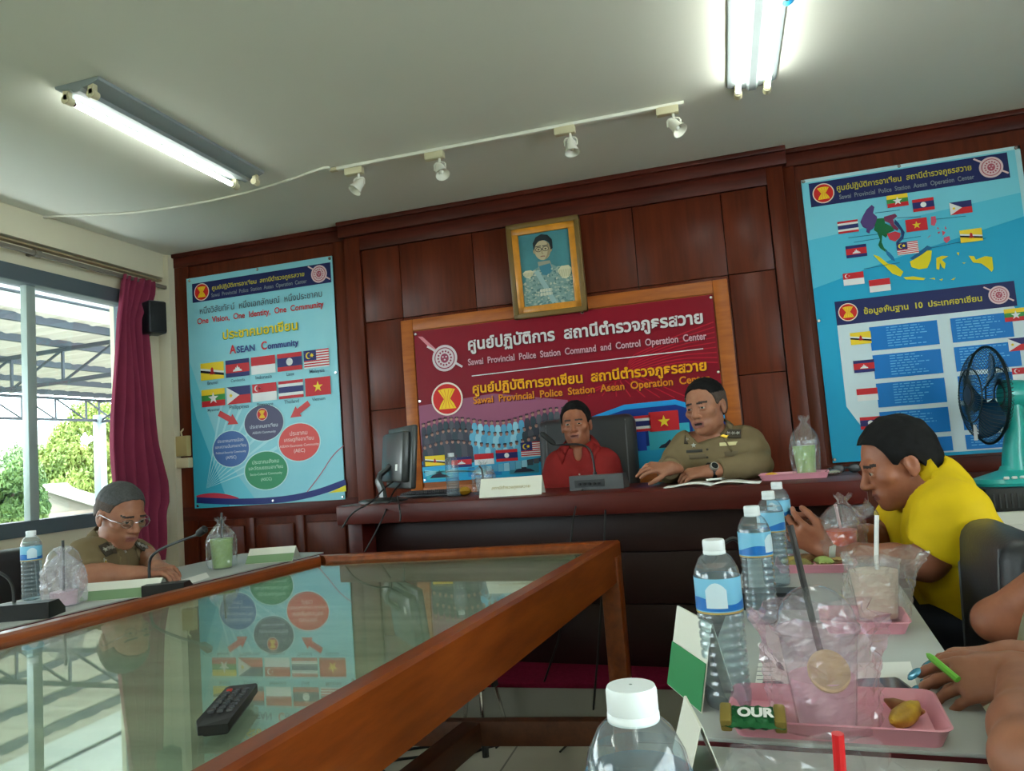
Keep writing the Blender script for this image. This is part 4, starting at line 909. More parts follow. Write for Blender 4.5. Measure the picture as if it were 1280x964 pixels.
def cage(front):
    b = MB(WIRE)
    for k in range(64):
        a = 2*PI*k/64; pts = []
        for r in np.linspace(.045, FR_, 7):
            z = (.075*math.sqrt(max(0, 1-(r/FR_)**2.6))) * (1 if front else -.7)
            aa = a + (r-.045)*(1.2 if front else -.6); pts.append(R @ V((r*math.cos(aa), r*math.sin(aa), z)))
        b.tube(pts, .0013, n=4)
    for r in (.05, .12, FR_):
        z = (.075*math.sqrt(max(0, 1-(r/FR_)**2.6)))*(1 if front else -.7)
        b.tube([R @ V((r*math.cos(a), r*math.sin(a), z)) for a in np.linspace(0, 2*PI, 49)], .003 if r < FR_ else .006, n=6)
    return b
cage(True).build('front_grille', t); cage(False).build('rear_grille', t)
MB(mat('fan_badge', (40, 44, 48), .3, metal=.3)).lathe([(.001, .079), (.04, .078), (.05, .070), (.048, .066), (.001, .066)], T=R).build('hub_badge', t)
b = MB(mat('fan_blade', (18, 58, 84), .25, coat=.4))
for k in range(3):
    a0 = 2*PI*k/3+.4
    b.grid(lambda u, v: R @ V(((.04+.15*u)*math.cos(a0+v*(1.25-.2*u)), (.04+.15*u)*math.sin(a0+v*(1.25-.2*u)), .03-.045*v)), 8, 10)
o = b.build('blade', t); o.modifiers.new('thick', 'SOLIDIFY').thickness = .003
MB(mat('lettering_silver', (190, 196, 196), .5)).box(R @ V((.02, -.165, .062)), (.004, .07, .014), rot=R.to_3x3().to_euler()).build('name_plate', t)

# ---------------------------------------------------------------- tripod and cables under the table
t = thing('tripod', 'small chrome and black tripod standing folded under the glass table', 'tripod', (-.985, 2.775, 0))
apex = V((-1.0, 2.79, .50))
MB(BLACK).lathe([(.001, .46), (.025, .46), (.03, .50), (.03, .53), (.012, .55), (.001, .55)], T=Matrix.Translation((apex.x, apex.y, 0)), n=16).build('collar', t)
MB(CHROME).cyl((apex.x, apex.y, .2), (apex.x, apex.y, .60), .010).build('centre_column', t)
for fx, fy in ((-.965, 2.71), (-.90, 2.83), (-1.10, 2.84)):
    f = V((fx, fy, .012)); m1 = apex.lerp(f, .52)
    l = MB(CHROME).tube([apex, m1], .011).tube([m1, f], .008); l.build('leg', t); 
    MB(BLACK).tube([apex.lerp(f, .47), apex.lerp(f, .56)], .016).tube([f+V((0, 0, -.012)), f.lerp(apex, .06)], .013).build('leg_joint', t)
CAB = mat('cable_black', (16, 16, 17), .5)
pts = [at(x, y, z=.006) for x, y in ((478, 955), (500, 938), (545, 932), (560, 938), (530, 946), (490, 950), (470, 960), (500, 975), (560, 960), (600, 935), (660, 925))]
tag(MB().tube(pts, .005, CAB, smooth=2).build('floor_cable'), 'black cable looped on the floor under the glass table', 'cable')
def desk_cable(pix, label):
    q = [at(x, y, **k) for x, y, k in pix]; return tag(MB().tube(q, .004, CAB, smooth=2, n=6).build('microphone_cable'), label, 'cable', None)
# ---------------------------------------------------------------- bottles
PETC = clear('clear_bottle', (242, 248, 250), 1.6, .08, (228, 238, 242), .09); WATER = clear('water', (232, 242, 246), 1.33, .02, (216, 228, 234), .03)
CAPM = mat('bottle_cap', (226, 232, 234), .35)
LABM = mat('label_blue', (120, 190, 222), .35); LABW = mat('label_white', (205, 226, 236), .35); LABB = mat('label_deep_blue', (20, 110, 190), .35); LABG = mat('label_gold', (186, 160, 90), .4)
bp = [(.001, .004), (.022, .0), (.029, .004), (.031, .012)]
z = .018
while z < .124: bp += [(.0312, z), (.0312, z+.006), (.0296, z+.0085), (.0296, z+.0105)]; z += .0128
bp += [(.0312, .128), (.0312, .178), (.029, .188), (.022, .202), (.0145, .209), (.0125, .212), (.0125, .222)]
def make_bottle(label, loc, rot, group, lab=True, fill=.19):
    t = thing('water_bottle', label, 'bottle', loc, rot, group)
    MB(PETC).lathe(bp, n=28).build('bottle_body', t, local=True, smooth=50)
    wp = [(.001, .006)]+[(max(r-.0013, .001), z_) for r, z_ in bp[1:] if z_ < fill]
    r_ = np.interp(fill, [b_[1] for b_ in bp[3:]], [b_[0] for b_ in bp[3:]])-.0013; wp += [(r_, fill), (.001, fill)]
    MB(WATER).lathe(wp, n=28).build('water', t, local=True, smooth=50)
    c = MB(CAPM).lathe([(.0125, .206), (.0155, .207), (.0155, .211), (.0148, .212), (.0152, .213), (.0152, .224), (.0142, .2265), (.001, .227)], n=28, wob=lambda u, z_: 1+(.012*math.sin(u*2*PI*40) if z_ > .2125 and z_ < .2255 else 0)); c.build('cap', t, local=True, smooth=40)
    if lab:
        b = MB(LABM); R_ = .0317
        b.lathe([(R_, .131), (R_, .177)], n=40)
        for k in range(10):                           # printed waves, a white field and a gold line
            a0 = k*2*PI/10
            b.grid(lambda u, v: ((R_+.0003)*math.cos(a0+u*2*PI/10), (R_+.0003)*math.sin(a0+u*2*PI/10), .134+v*(.013+.005*math.sin(2*(a0+u*2*PI/10)))), 4, 1, LABB)
        for a0 in (-1.9, 1.2): b.grid(lambda u, v: ((R_+.0006)*math.cos(a0+u*.9), (R_+.0006)*math.sin(a0+u*.9), .138+v*(.034-.01*(2*u-1)**2)), 8, 1, LABW)
        b.lathe([(R_+.0002, .130), (R_+.0002, .1325)], LABG, n=40); b.build('bottle_label', t, local=True)
    return t
BG = 'water bottles on the right tables'
c = at(785, 864, z=.977); bott = make_bottle('water bottle at the bottom edge of the photo, nearest of all bottles', (c.x, c.y+.012, .75), .3, BG)
for (px, py), rz, lb in (((912, 893), -.2, 'water bottle beside the green wafer packet, second nearest of the row'), ((955, 783), .9, 'water bottle third in the row on the right table, before the microphone'),
                         ((973, 735), 1.7, 'water bottle fourth in the row, second farthest on the right table'), ((982, 706), 2.4, 'farthest water bottle of the row on the right table, by the clasped hands')):
    p = at(px, py, z=.75); p.y += .03; dup(bott, (p.x, p.y, .75), rz, lb, BG)
p = at(30, 752, z=.75); dup(bott, (p.x, p.y+.03, .75), .8, 'water bottle on the left table beside the pink drink', None)
b2 = make_bottle('small clear water bottle without label on the panel desk by the keyboard', ondesk(567, 619, .30), 0, None, lab=False, fill=.10)
b2.scale = (1, 1, .90)

# ---------------------------------------------------------------- drinks in plastic bags
FILM = clear('bag_film', (250, 252, 252), 1.6, .08, (232, 234, 238), .06); CUPM = clear('cup_plastic', (246, 248, 250), 1.5, .05, (230, 232, 236), .08)
def film_bag(t, r, h, seed, haze=None, closed=True, name='plastic_bag', tilt=0):
    """crumpled thin bag standing round a cup and gathered to a twist"""
    rs = np.random.RandomState(seed); ph = rs.rand(10)*6.28; am = rs.rand(10)
    prof = [(.55, 0), (.92, .01), (1.0, .1), (1.02, .35), (.98, .55), (.85, .68), (.5, .80), (.22, .88), (.16, .92), (.32, .97), (.40, 1.0)] if closed else [(.55, 0), (.92, .01), (1.0, .1), (1.03, .4), (1.02, .7), (1.1, .85), (1.2, 1.0)]
    rs2 = np.random.RandomState(seed+100)
    def f(u, v):
        z_ = v; rr = np.interp(z_, [p[1] for p in prof], [p[0] for p in prof])*r; a = u*2*PI
        k = sum(am[i]*math.sin((3+i)*a+ph[i]+z_*(4+i*2)) for i in range(10))*.02 + .03*math.sin(11*a+z_*17+ph[0])*(.4+z_)
        rr *= 1+k*(1+1.2*z_)+.05*abs(math.sin(7*a+9*z_+ph[2]))*(.3+z_)+(rs2.rand()-.5)*.09*min(1, z_*6)
        return (rr*math.cos(a)+tilt*z_*z_*h, rr*math.sin(a)*.94, z_*h+.006*math.sin(5*a+ph[1])*z_)
    b = MB(haze or FILM).grid(f, 44, 24, loop=True); return b.build(name, t, local=True, smooth=0)
def cup(t, h, r0, r1, drink, level, dome=True, straw=None, strawm=None, ice=0):
    MB(CUPM).lathe([(.001, .001), (r0, 0), (r0+.001, .003), (r1, h), (r1+.003, h+.001), (r1+.003, h+.004)], n=36).build('cup', t, local=True, smooth=50)
    rl = r0+(r1-r0)*level/h-.0015
    MB(drink).lathe([(.001, .003), (r0-.0015, .003), (rl, level), (.001, level+.001)], n=36).build('drink', t, local=True, smooth=50)
    if dome: MB(CUPM).lathe([(r1+.004, h+.002), (r1+.004, h+.008), (r1, h+.012)]+[(r1*math.cos(a), h+.012+r1*.95*math.sin(a)) for a in np.linspace(.15, 1.45, 9)], n=36).build('dome_lid', t, local=True, smooth=50)
    if straw: MB(strawm).tube(straw, .0042, n=10).build('straw', t, local=True)
STW_W = mat('straw_white', (228, 228, 226), .4); STW_B = mat('straw_black', (34, 30, 30), .4); STW_R = mat('straw_red', (206, 20, 26), .35); STW_P = mat('straw_pink', (214, 170, 170), .4)
PINKD = mat('pink_drink', (226, 176, 190), .35, var=(30, .08)); MILK = mat('milky_drink', (226, 200, 174), .4, var=(40, .06)); ORG = mat('orange_drink', (238, 88, 28), .3, var=(60, .2)); GREEN = mat('green_drink', (150, 182, 96), .4, var=(50, .10))
G = 'iced drinks in plastic bags'
p = at(1040, 930, z=.75)+V((0, .035, 0)); t = thing('iced_drink', 'pink iced drink with clear dome lid and black straw on the nearest tray', 'drink', (p.x, p.y, .756), 0, G)
cup(t, .115, .033, .046, PINKD, .062, True, [(.010, .004, .03), (-.004, .002, .13), (-.018, .0, .245)], STW_B)
T = Matrix.Translation((.006, -.028, .075)) @ Matrix.Rotation(1.15, 4, 'X') @ Matrix.Rotation(.2, 4, 'Y')
MB(mat('beige_disc', (196, 172, 116), .5, var=(40, .2))).lathe([(.001, -.003), (.024, -.003), (.025, 0), (.024, .003), (.001, .003)], T=T, n=24).build('beige_disc', t, local=True)  # plain beige disc leaning in the cup
film_bag(t, .062, .14, 3, haze=clear('pinkish_film', (250, 240, 244), 1.6, .08, (236, 206, 218), .16), closed=False)
p = at(1104, 782, z=.75)+V((0, .035, 0)); t = thing('iced_drink', 'milky iced coffee with white straw in a tied bag on the middle tray', 'drink', (p.x, p.y, .756), .4, G)
cup(t, .105, .034, .046, MILK, .088, False, [(.004, 0, .02), (.010, .002, .11), (.016, .0, .165), (.02, 0, .19)], STW_W); film_bag(t, .058, .120, 8, haze=clear('milky_film', (250, 250, 250), 1.6, .08, (236, 230, 224), .15), closed=False, tilt=.2)
p = at(1058, 708, z=.75)+V((0, .035, 0)); t = thing('iced_drink', 'orange drink in a bulging tied bag beside the clasped hands', 'drink', (p.x, p.y, .75), 0, G)
cup(t, .105, .034, .044, ORG, .092, True, [(.0, 0, .02), (.0, .0, .10), (-.006, .0, .16)], STW_P); film_bag(t, .058, .185, 12, tilt=.08)
b = MB(FILM); b.tube([(.035, 0, .15), (.062, 0, .135), (.085, 0, .15)], [.006, .020, .028], n=10); b.build('bag_knot', t, local=True)
p = at(1046, 1075, z=.75); p = V((.045, .60, .75)); t = thing('iced_drink', 'bagged cup with a bright red straw at the bottom edge, nearest to the camera', 'drink', p, 0, G)
s0 = at(1047, 917, y=.585)-p
cup(t, .095, .034, .046, PINKD, .07, False, [tuple(V((s0.x-.004, s0.y+.012, .02))), (s0.x, s0.y, s0.z)], STW_R); film_bag(t, .062, .118, 21, closed=False)
p = ondesk(1008, 588, .36); t = thing('iced_drink', 'green milk tea in a tall clear bag on the right end of the panel desk', 'drink', (p.x, p.y, .936), .3, G)
cup(t, .135, .036, .046, GREEN, .118, False); film_bag(t, .055, .235, 5, closed=True, tilt=.05)
p = at(272, 712, z=.75)+V((0, .03, 0)); t = thing('iced_drink', 'green milk tea in a bag on the left table near the window officer', 'drink', (p.x, p.y, .75), 1.2, G)
cup(t, .13, .036, .046, GREEN, .115, False, [(.0, 0, .02), (.004, .0, .17), (.006, 0, .215)], STW_B); film_bag(t, .056, .195, 31, closed=True)
p = at(70, 760, z=.75)+V((0, .03, 0)); t = thing('iced_drink', 'pale pink drink in a hazy bag on the left table beside a bottle', 'drink', (p.x, p.y, .75), .2, G)
cup(t, .125, .036, .048, PINKD, .045, True, [(.0, 0, .02), (.0, .0, .12), (.0, 0, .20)], STW_B)
film_bag(t, .062, .175, 44, haze=clear('hazy_film', (246, 246, 248), 1.6, .1, (230, 224, 230), .25))

# ---------------------------------------------------------------- trays and snacks
def tray(label, c, rot, wd, ln):
    t = thing('snack_tray', label, 'tray', c, rot, 'pink snack trays'); h = .022; w, l = wd/2, ln/2
    def rr(w, l, r, z_):
        return [(sx*(w-r)+r*math.cos(a), sy*(l-r)+r*math.sin(a), z_) for sx, sy, a0 in ((1, 1, 0), (-1, 1, PI/2), (-1, -1, PI), (1, -1, 1.5*PI)) for a in np.linspace(a0, a0+PI/2, 6)]
    b = MB(PINK); k = b.mi(PINK); rings = [[b.bm.verts.new(V(q)) for q in rr(*a)] for a in ((w-.012, l-.012, .012, 0), (w-.004, l-.004, .016, h-.004), (w, l, .018, h), (w-.003, l-.003, .017, h+.001), (w-.008, l-.008, .015, h-.004), (w-.014, l-.014, .012, .003))]
    b.skinrings(rings, k, False); b.face(rings[0][::-1], k); b.face(rings[-1], k); b.build('tray_dish', t, local=True, smooth=50)
    return t
c = (at(930, 932, z=.75)+at(1182, 932, z=.75))/2; tr1 = c+V((0, .072, 0)); tray('pink tray nearest the camera, under the pink iced drink', tr1, RT, .25, .15)
c = at(1090, 796, z=.75); tr2 = c+V((0, .075, 0)); tr2.x = at(1085, 790, z=.75).x; tray('pink tray in the middle of the right table, under the milky coffee', tr2, RT, .15, .14)
c = at(1020, 718, z=.75); tr3 = c+V((.01, .10, 0)); tray('farthest pink tray on the right table, full of snacks', tr3, RT, .20, .19)
tr4 = ondesk(992, 590, .30); tray('pink tray at the right end of the panel desk', tr4, drot, .26, .16)
YBAN = mat('banana_yellow', (214, 176, 40), .5, var=(30, .3, (150, 104, 30)))
def banana(name, label, p, rot, s_=1.0, grp=None, m=None, cat='banana', bend=.6):
    t = []; 
    for i in range(9):
        a = -bend+2*bend*i/8; t.append(V((.055*s_*math.sin(a)/bend*.9, 0, .012*s_+.02*s_*(1-math.cos(a))*1.2)))
    b = MB(m or YBAN).tube(t, [.003*s_, .009*s_, .0135*s_, .0145*s_, .015*s_, .0145*s_, .013*s_, .008*s_, .003*s_], n=8)
    bmesh.ops.transform(b.bm, matrix=Matrix.Translation(p) @ Matrix.Rotation(rot, 4, 'Z'), verts=b.bm.verts)
    return tag(b.build(name, smooth=50), label, cat, grp)
p = at(1140, 912, z=.76); banana('banana', 'short spotted yellow banana on the nearest pink tray', V((p.x, p.y+.03, .756)), 1.0, .85)
p = at(1155, 905, z=.76); banana('banana', 'brown-tipped banana piece behind the spotted banana on the nearest tray', V((p.x-.012, p.y+.045, .756)), 2.3, .6, None, mat('banana_brown', (150, 96, 50), .6, var=(40, .3)))
def wrapper(label, p, size, rot, m, m2=None, name='wrapped_snack', cat='snack', grp=None, tilt=0):
    t = thing(name, label, cat, p, rot, grp); t.rotation_euler.x = tilt; w, l, h = size
    def f(s_):
        return lambda u, v: ((u-.5)*w, (v-.5)*l, h/2+s_*h/2*(max(0, math.sin(PI*min(1, max(0, (u-.07)/.86))))**.35)*(max(0, math.sin(PI*v))**.4)+.0015*math.sin(u*31+v*23))
    b = MB(m).grid(f(1), 20, 10).grid(f(-1), 20, 10); bmesh.ops.remove_doubles(b.bm, verts=b.bm.verts, dist=.0004); b.build('wrapper', t, local=True, smooth=40)
    return t
FOILG = mat('green_foil', (30, 104, 58), .3, metal=.35); FOILGD = mat('gold_foil', (150, 130, 64), .3, metal=.5); FOILS = mat('silver_foil', (196, 198, 190), .25, metal=.8)
p = at(942, 905, z=.772); t = wrapper('green and gold wafer packet leaning on the tray beside the second bottle', V((p.x, p.y, .7725)), (.072, .032, .018), -.04, FOILG, tilt=.45)
for s_ in (-1, 1): MB(FOILGD).box((s_*.031, 0, .009), (.014, .03, .0185), bev=.003).build('gold_end', t, local=True)
me = text_mesh('OUR', .05); b = MB(); b.mesh(me, mat('snack_white', (235, 240, 236), .4), Matrix.Translation((-.017, -.008, .0192)) @ Matrix.Scale(.019, 4)); b.build('lettering', t, local=True, smooth=0, fixn=False)
for k, (dx, dy, m, lb) in enumerate(((-.06, .0, FOILGD, 'gold wrapped snack at the left of the farthest tray'), (-.02, .03, mat('brown_snack', (120, 88, 52), .6), 'brown round snack behind the gold wrapper on the farthest tray'), (.02, -.02, mat('green_wrap', (150, 170, 90), .35), 'pale green wrapped snack at the front of the farthest tray'), (.055, .02, mat('tan_snack', (190, 160, 96), .5), 'tan wrapped snack at the right of the farthest tray'), (-.04, -.045, mat('olive_wrap', (128, 122, 60), .4), 'olive wrapped snack at the front left of the farthest tray'))):
    wrapper(lb, tr3+V((dx, dy, .006)), (.055, .04, .026), k*.9, m, grp='snacks on the farthest tray')
wrapper('yellow snack at the left end of the tray on the panel desk', tr4+V((-.085, -.01, .006)), (.05, .035, .022), .4, mat('yellow_snack', (216, 160, 40), .5))
wrapper('crumpled silver wrapper on the right end of the panel desk', ondesk(1040, 586, .36), (.07, .035, .022), .5, FOILS)
wrapper('yellow wrapped snack on the panel desk behind the name card', ondesk(581, 616, .36), (.06, .05, .04), .5, mat('yellow_snack', (216, 160, 40)))
c = ondesk(1058, 585, .46); t = thing('sunglasses', 'dark folded sunglasses on the far right corner of the panel desk', 'sunglasses', c, .2)
for s_ in (-1, 1): MB(BLACK).ball((s_*.032, 0, .018), (.027, .004, .019), None, 14).build('lens', t, local=True)
MB(BLACK).tube([(-.06, 0, .026), (-.06, .04, .02), (.02, .06, .012)], .0025).tube([(.06, 0, .026), (.06, .045, .02), (-.02, .065, .012)], .0025).tube([(-.01, 0, .024), (.01, 0, .024)], .003).build('temple_arms', t, local=True)

# ---------------------------------------------------------------- papers, phones, name cards
def sheet(label, pts, z, name='paper_sheet', cat='paper', m=PAPER, th=.0012):
    return tag(MB(m).prism([at(x, y, z=z) for x, y in pts], (0, 0, th)).build(name, smooth=0), label, cat)
root = sheet('printed white sheet on the right table beside the second bottle', ((940, 882), (1070, 880), (1060, 826), (948, 830)), .7505)
b = MB(mat('print_grey', (130, 134, 136), .8))
for k in range(9):
    y_ = 834+k*5.2; a, c = at(946, y_, z=.7522), at(962+rng.rand()*8, y_, z=.7522); b.bar(a, c, .0022, .0003)
b.bar(at(968, 851, z=.7522), at(982, 851, z=.7522), .001, .0003).bar(at(968, 858, z=.7522), at(982, 858, z=.7522), .001, .0003); b.build('print_lines', root, smooth=0)
sheet('blank white sheet under the writing hands', ((1058, 880), (1152, 878), (1138, 828), (1064, 830)), .7505)
def slab(name, label, cat, px, size, rot, m, z=.752):
    p = at(*px, z=z); t = thing(name, label, cat, p, rot); w, l, h = size
    MB(m).box((0, 0, h/2), (w, l, h), bev=min(h*.45, .004)).build('body', t, local=True); MB(mat('dark_screen', (10, 12, 16), .1, coat=.5)).box((0, 0, h+.0003), (w-.008, l-.012, .0008)).build('screen', t, local=True); return t
slab('mobile_phone', 'black phone on the white sheet behind the pink tray', 'phone', (1090, 866), (.07, .10, .009), -1.4, BLACK)
slab('mobile_phone', 'small dark phone beside the green wafer packet', 'phone', (966, 866), (.03, .055, .009), -.1, BLACK)
def pen(label, a, c, m, m2, r=.004, name='pen'):
    t = thing(name, label, 'pen', a); d = (c-a)
    MB(m).tube([a, a+d*.8], r).build('barrel', t); MB(m2).tube([a+d*.8, a+d*.92, c], [r*1.05, r*.8, .0008]).build('tip', t); return t
pen('white pen with dark tip lying among the bottles', at(950, 806, z=.757), at(980, 838, z=.755), STW_W, BLACK)
def tent(label, c, rot, wd, h, outer, green=None, group='name cards', txt=None, foot=.055):
    t = thing('name_card', label, 'name card', c, rot, group); f = foot
    for s_, nm in ((-1, 'front_panel'), (1, 'rear_panel')):
        MB(outer).prism([(-wd/2, s_*f, 0), (wd/2, s_*f, 0), (wd/2, 0, h), (-wd/2, 0, h)], (0, s_*.0012, .0)).build(nm, t, local=True, smooth=0)
    if green:
        n = V((0, -h, f)).normalized()
        MB(green).prism([V((-wd/2+.0, -f*.98, .002))+V((0, -.0022, .0)), V((wd/2, -f*.98, .002))+V((0, -.0022, 0)), V((wd/2, -f*.45, h*.55))+V((0, -.0022, 0)), V((-wd/2, -f*.45, h*.55))+V((0, -.0022, 0))], (0, -.0006, 0)).build('green_field', t, local=True, smooth=0)
    if txt:
        b = MB(); me = text_mesh(txt[0], .01); xs = [v.co.x for v in me.vertices]; sc = txt[1]/(max(xs)-min(xs)); a = math.atan2(h, f)
        T = Matrix.Translation((-txt[1]/2, -f*.62-.0026, h*.40)) @ Matrix.Rotation(a, 4, 'X') @ Matrix.Scale(sc, 4); b.mesh(me, mat('card_gold', (176, 160, 110), .6), T); b.build('lettering', t, local=True, smooth=0, fixn=False)
    return t
CARD = mat('name_card_white', (222, 222, 208), .7); GRN = mat('card_green', (20, 130, 70), .6)
a, c = at(597, 623, z=.93), at(675, 618, z=.93)
tent('white name card with gold lettering on the panel desk, left of the red-shirted man', (a+c)/2+V((0, .065, 0)), math.atan2(c.y-a.y, c.x-a.x), (c-a).length, .078, CARD, None, txt=('สถานีตำรวจภูธรสวาย', .17))
p = at(876, 882, z=.75)+V((0, .04, 0)); tent('white and green folded name card at the left edge of the right table', p, -1.15, .13, .115, CARD, GRN, foot=.026)
p = at(858, 968, z=.75); tent('white folded name card at the bottom edge, beside the nearest bottle', p+V((.012, .02, 0)), -1.35, .10, .062, CARD, foot=.02)
p = (at(100, 757, z=.75)+at(182, 742, z=.75))/2+V((0, .05, 0)); tent('white name card with green band on the left table before the window officer', p, .30, .24, .05, CARD, mat('card_green_pale', (120, 150, 110), .7))
p = (at(302, 710, z=.75)+at(362, 698, z=.75))/2+V((0, .05, 0)); tent('white name card with green band at the far end of the left table', p, .25, .19, .055, CARD, mat('card_green_pale', (120, 150, 110)))
c = ondesk(890, 600, .14); t = thing('notebook', 'open white notebook on the panel desk before the uniformed officer', 'notebook', c, drot)
for s_ in (-1, 1):
    b = MB(PAPER).grid(lambda u, v: (s_*u*.18, (v-.5)*.12, .004+.016*math.sin(PI*min(1, u*1.0))*(1-u)*1.2), 14, 2); o = b.build('page', t, local=True); o.modifiers.new('thick', 'SOLIDIFY').thickness = .004
pen('white pen lying on the open notebook', c+V((-.02, -.01, .022)), c+V((.05, .03, .022)), STW_W, GREYM)
sheet('loose white paper on the left table by the officer\'s hands', ((222, 735), (262, 722), (258, 716), (218, 728)), .7505)

# ---------------------------------------------------------------- microphones
MICB = mat('mic_base_grey', (72, 74, 76), .45)
def mic(label, c, rot, size, neck, body=MICB, panel=False, head=.045, group='gooseneck conference microphones'):
    """conference unit at c; neck: points relative to c in room axes, last two give the capsule"""
    t = thing('conference_microphone', label, 'microphone', c, rot, group); w, l, h = size; Ri = Matrix.Rotation(-rot, 3, 'Z')
    b = MB(body).prism([(-w/2, -l/2, 0), (-w/2, -l/2, h), (-w/2, l*.1, h), (-w/2, l/2, h*.35), (-w/2, l/2, 0)], (w, 0, 0)); b.build('base', t, local=True, smooth=0)
    if panel:
        MB(mat('connector_panel', (40, 42, 44), .5)).box((-w*.12, -l/2-.002, h*.45), (w*.55, .004, h*.5)).build('connector_panel', t, local=True, smooth=0)
        for k in range(5): MB(BLACKM).cyl((-w*.3+k*.022, -l/2-.004, h*.42), (-w*.3+k*.022, -l/2-.012, h*.42), .006, n=10).build('socket', t, local=True)
    else:
        for k in range(3): MB(GREYM).box((-w*.25+k*w*.2, l*.22, h*.8), (w*.1, .012, .006), rot=(-.5, 0, 0)).build('button', t, local=True)
    nk = [Ri @ V(q) for q in neck]
    MB(BLACK).tube([nk[0], nk[0]+(nk[1]-nk[0])*.15], .009).build('collar', t, local=True); MB(BLACK).tube(nk[:-1], [.0055]+[.0045]*(len(nk)-2), smooth=2).build('gooseneck', t, local=True)
    d = (nk[-1]-nk[-2]); MB(BLACKM).tube([nk[-2], nk[-2]+d*.2, nk[-2]+d*.85, nk[-1]], [.006, .012, .013, .006], n=12).build('capsule', t, local=True); return t
a, c = at(714, 615, z=.93), at(780, 609, z=.93); m = (a+c)/2+V((.0, .05, 0)); yy = m.y-.0
pts = [(744, 594), (741, 570), (736, 559), (722, 555), (706, 556), (694, 556), (676, 541)]
mic('conference microphone on the panel desk before the red-shirted man', m, drot, ((c-a).length, .10, .062), [at(x, y, y=yy)-m for x, y in pts], panel=True)
p = at(202, 744, z=.75)+V((0, .03, 0)); pts = [(187, 728), (186, 702), (192, 692), (206, 684), (226, 676), (246, 669), (258, 660)]; pp_ = [at(x, y, y=p.y)-p for x, y in pts]
mic('conference microphone before the officer by the window', p, .35, (.13, .09, .035), pp_, BLACK)
p = at(26, 775, z=.75)+V((0, .03, 0)); pts = [(18, 758), (17, 735), (10, 722), (-4, 714), (-20, 712), (-34, 716)]
mic('conference microphone at the left edge of the photo', p, .35, (.15, .09, .045), [at(x, y, y=p.y)-p for x, y in pts], BLACK)
p = at(978, 760, z=.75)+V((-.02, .03, 0)); pts = [(933, 745), (932, 705), (929, 684), (918, 671), (906, 678), (893, 690), (880, 704)]
mic('conference microphone standing behind the bottles on the right table', p, -.05, (.14, .10, .035), [at(x, y, y=p.y)-p for x, y in pts], BLACK)
CABS = [([(728, 612, dict(y=m.y-.06)), (716, 640, dict(y=2.84)), (706, 777, dict(y=2.86)), (683, 845, dict(y=2.86)), (664, 900, dict(z=.008)), (620, 935, dict(z=.008))], 'black cable dropping from the desk microphone, left of two'),
        ([(757, 616, dict(y=m.y-.06)), (757, 640, dict(y=2.84)), (750, 790, dict(y=2.86)), (742, 880, dict(y=2.80)), (741, 900, dict(z=.008)), (700, 940, dict(z=.008))], 'black cable dropping from the desk microphone, right of two')]
for px, lb in CABS: desk_cable(px, lb)

# ---------------------------------------------------------------- monitor, keyboard
mc = at(497, 572, y=3.30); bz = .93
t = thing('computer_monitor', 'black flat monitor seen from behind on the left end of the panel desk', 'monitor', (mc.x, mc.y, bz), 0)
rz = -.85; Rm = Matrix.Rotation(rz, 4, 'Z') @ Matrix.Rotation(-.10, 4, 'X')
ctr = V((mc.x, mc.y, mc.z)); hh = at(500, 527, y=3.30).z-at(500, 617, y=3.30).z
Tm = Matrix.Translation(ctr) @ Rm; W_, H_ = .40, hh*.86
MONB = mat('monitor_grey', (42, 46, 46), .4, coat=.2)
b = MB(MONB).box((0, .02, 0), (W_, .03, H_), bev=.01).box((0, -.008, 0), (W_*.86, .05, H_*.8), bev=.016); bmesh.ops.transform(b.bm, matrix=Tm, verts=b.bm.verts); b.build('housing', t)
b = MB(mat('screen_black', (8, 9, 12), .15)).box((0, .0355, 0), (W_-.03, .002, H_-.03)); bmesh.ops.transform(b.bm, matrix=Tm, verts=b.bm.verts); b.build('screen', t, smooth=0)
b = MB(PAPER).box((.10, -.034, -.05), (.035, .001, .03)); bmesh.ops.transform(b.bm, matrix=Tm, verts=b.bm.verts); b.build('sticker', t, smooth=0)
ft = at(470, 624, z=bz)+V((0, .09, 0)); base = V((ctr.x-.06, ctr.y-.06, bz))
MB(MONB).tube([tuple(Tm @ V((-.02, -.03, -.04))), tuple(Tm @ V((-.03, -.09, -.10))), (base.x, base.y, bz+.05), (base.x, base.y, bz+.02)], [.03, .028, .026, .03], flat=.5, smooth=1).build('stand', t)
MB(MONB).lathe([(.001, 0), (.115, 0), (.115, .008), (.10, .014), (.001, .018)], T=Matrix.Translation(base), n=32).build('stand_base', t)
for k, pts in enumerate((((500, 596), (478, 612), (466, 628), (440, 640), (428, 660)), ((505, 600), (490, 616), (482, 640), (470, 665), (456, 690)), ((497, 620), (499, 632), (501, 648), (500, 652)))):
    q = [at(x, y, y=3.26 if y < 622 else 2.985) for x, y in pts]; q = [q[0]]+[V((v.x, v.y, max(v.z, .94))) if at(*p_, y=2.985).z > .935 else v for v, p_ in zip(q[1:], pts[1:])]
    tag(MB().tube(q, .004, CAB, smooth=2, n=6).build('monitor_cable'), ['thin black cable trailing left over the desk end from the monitor', 'black cable hanging down from the monitor over the desk front', 'short black cable hanging over the desk edge below the keyboard'][k], 'cable')
p = (at(500, 625, z=.93)+at(572, 619, z=.93))/2+V((0, .08, 0)); t = thing('keyboard', 'black keyboard on the left part of the panel desk', 'keyboard', p, drot)
MB(BLACK).box((0, 0, .010), (.34, .12, .018), rot=(.06, 0, 0), bev=.004).build('case', t, local=True)
b = MB(mat('keycap', (44, 46, 48), .5))
for r in range(5):
    for k in range(15): b.box((-.155+k*.022, -.045+r*.021, .021+.0015*r), (.018, .017, .006))
b.build('keycaps', t, local=True, smooth=0)
